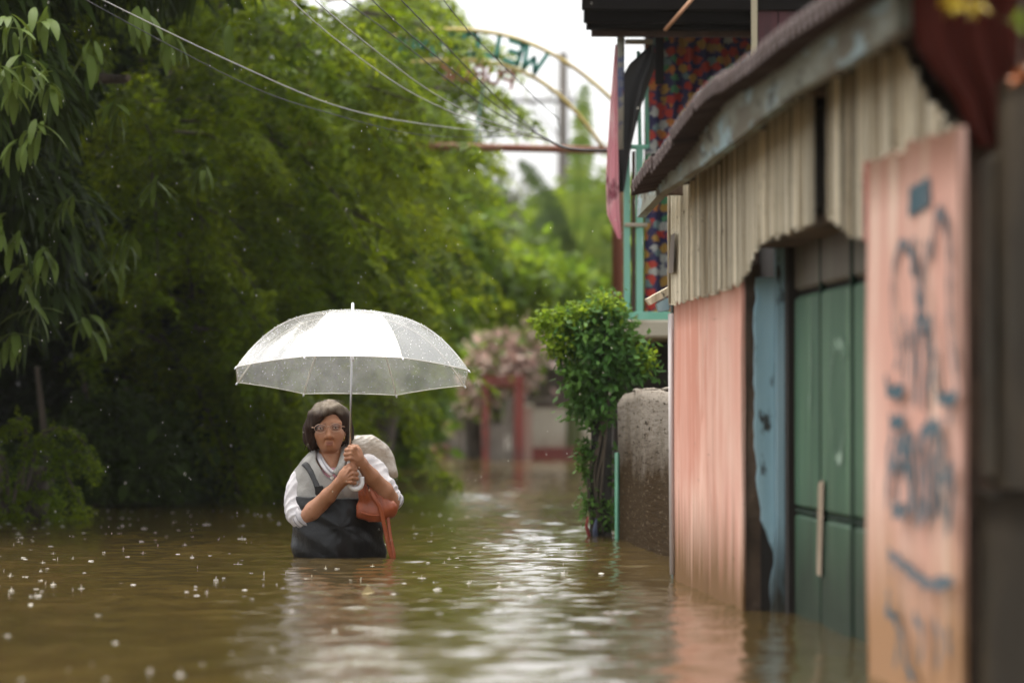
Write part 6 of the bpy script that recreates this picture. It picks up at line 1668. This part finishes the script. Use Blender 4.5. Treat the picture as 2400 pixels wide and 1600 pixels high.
# ------------------------------------------------------------------ rain: splashes on the water, drops in the air, floating leaf
def rain():
    r = np.random.default_rng(12); mb = MB()
    spots = [(r.uniform(0, 1), r.uniform(0, 1) ** 1.4) for _ in range(560)]
    for u, q in spots:
        py = 1195 + 405 * q
        px = -40 + 1500 * u ** (1.25)
        Y = CAMZ * F / (py - 950) * 1.0
        if Y < 8.2 or (py > 1400 and r.uniform() < 0.85): continue
        c = P(px, py, Y); c = Vector((c.x, Y, 0.0))
        if c.x > 1.2 or (abs(c.x - 0.18) < 0.22 and abs(Y - D) < 0.3): continue
        kind = r.uniform(0, 1); s = r.uniform(0.4, 0.85)
        # flat crown ring
        R = 0.012 * s * (1 + 0.9 * (kind > 0.8)); n = 9; v = []; f = []
        for k in range(n):
            a = 2 * math.pi * k / n
            for rr, z in ((R * 0.75, 0.001), (R, 0.0032 * s * (0.3 + 1.2 * r.uniform())), (R * 1.12, 0.001)):
                v.append(c + Vector((rr * math.cos(a), rr * math.sin(a), z)))
        for k in range(n):
            for j in range(2):
                a = 3 * k + j; b2 = 3 * ((k + 1) % n) + j; f.append((a, b2, b2 + 1, a + 1))
        if kind < 0.92: mb.add(v, f)
        if kind > 0.55:
            hgt = r.uniform(0.005, 0.015) * s
            mb.tube([c, c + Vector((0, 0, hgt * 0.5)), c + Vector((0.001, 0, hgt))], [0.003 * s, 0.0010, 0.0012], 5)
            mb.ball(c + Vector((0.001, 0, hgt + 0.003)), 0.0018 * s, 6, 4)
    o = mb.build('rain_splashes', dropm, None, True)
    tag(o, 'rain splashes dotting the brown flood water', None, None, 'stuff')
    mb = MB()
    for _ in range(480):
        Y = r.uniform(11.5, 19.5); c = P(r.uniform(-30, 2100), r.uniform(-20, 1280), Y)
        s = r.uniform(0.0009, 0.0017)
        if c.x > 1.1 or c.z < 0.02: continue
        mb.ball(c, (s, s, s * 2.0), 5, 4)
    o = mb.build('falling_rain', dropm, None, True)
    tag(o, 'rain drops falling through the air', None, None, 'stuff')
    c = P(862, 1393, 12.4); c.z = 0.004
    o = MB().add([c + Vector((-0.022, 0, 0.0)), c + Vector((0.0, 0.01, 0.028)), c + Vector((0.024, 0, 0.003)), c + Vector((0.0, -0.03, 0.0)), c + Vector((0, 0.0, -0.004))], [(0, 3, 2, 1), (0, 1, 2, 4), (0, 4, 3), (3, 4, 2)]).build('floating_leaf', M('dry_leaf', (0.42, 0.34, 0.18), 0.6), None)
    tag(o, 'dry curled leaf floating on the water in front of the person', 'leaf')
rain()

# ------------------------------------------------------------------ rainy air
def haze():
    o = MB().box((-40, -8, -1.9), (40, 130, 11.0)).build('haze', None, None)
    o.data.materials.clear()
    m = bpy.data.materials.new('rain_haze'); m.use_nodes = True; nt = m.node_tree; nt.nodes.clear()
    out = nt.nodes.new('ShaderNodeOutputMaterial'); pv = nt.nodes.new('ShaderNodeVolumePrincipled')
    pv.inputs['Color'].default_value = (0.92, 0.92, 0.90, 1); pv.inputs['Density'].default_value = HAZE
    nt.links.new(pv.outputs[0], out.inputs['Volume']); o.data.materials.append(m)
    tag(o, 'thin rainy haze down the lane', None, None, 'stuff')
HAZE = 0.0003
haze()
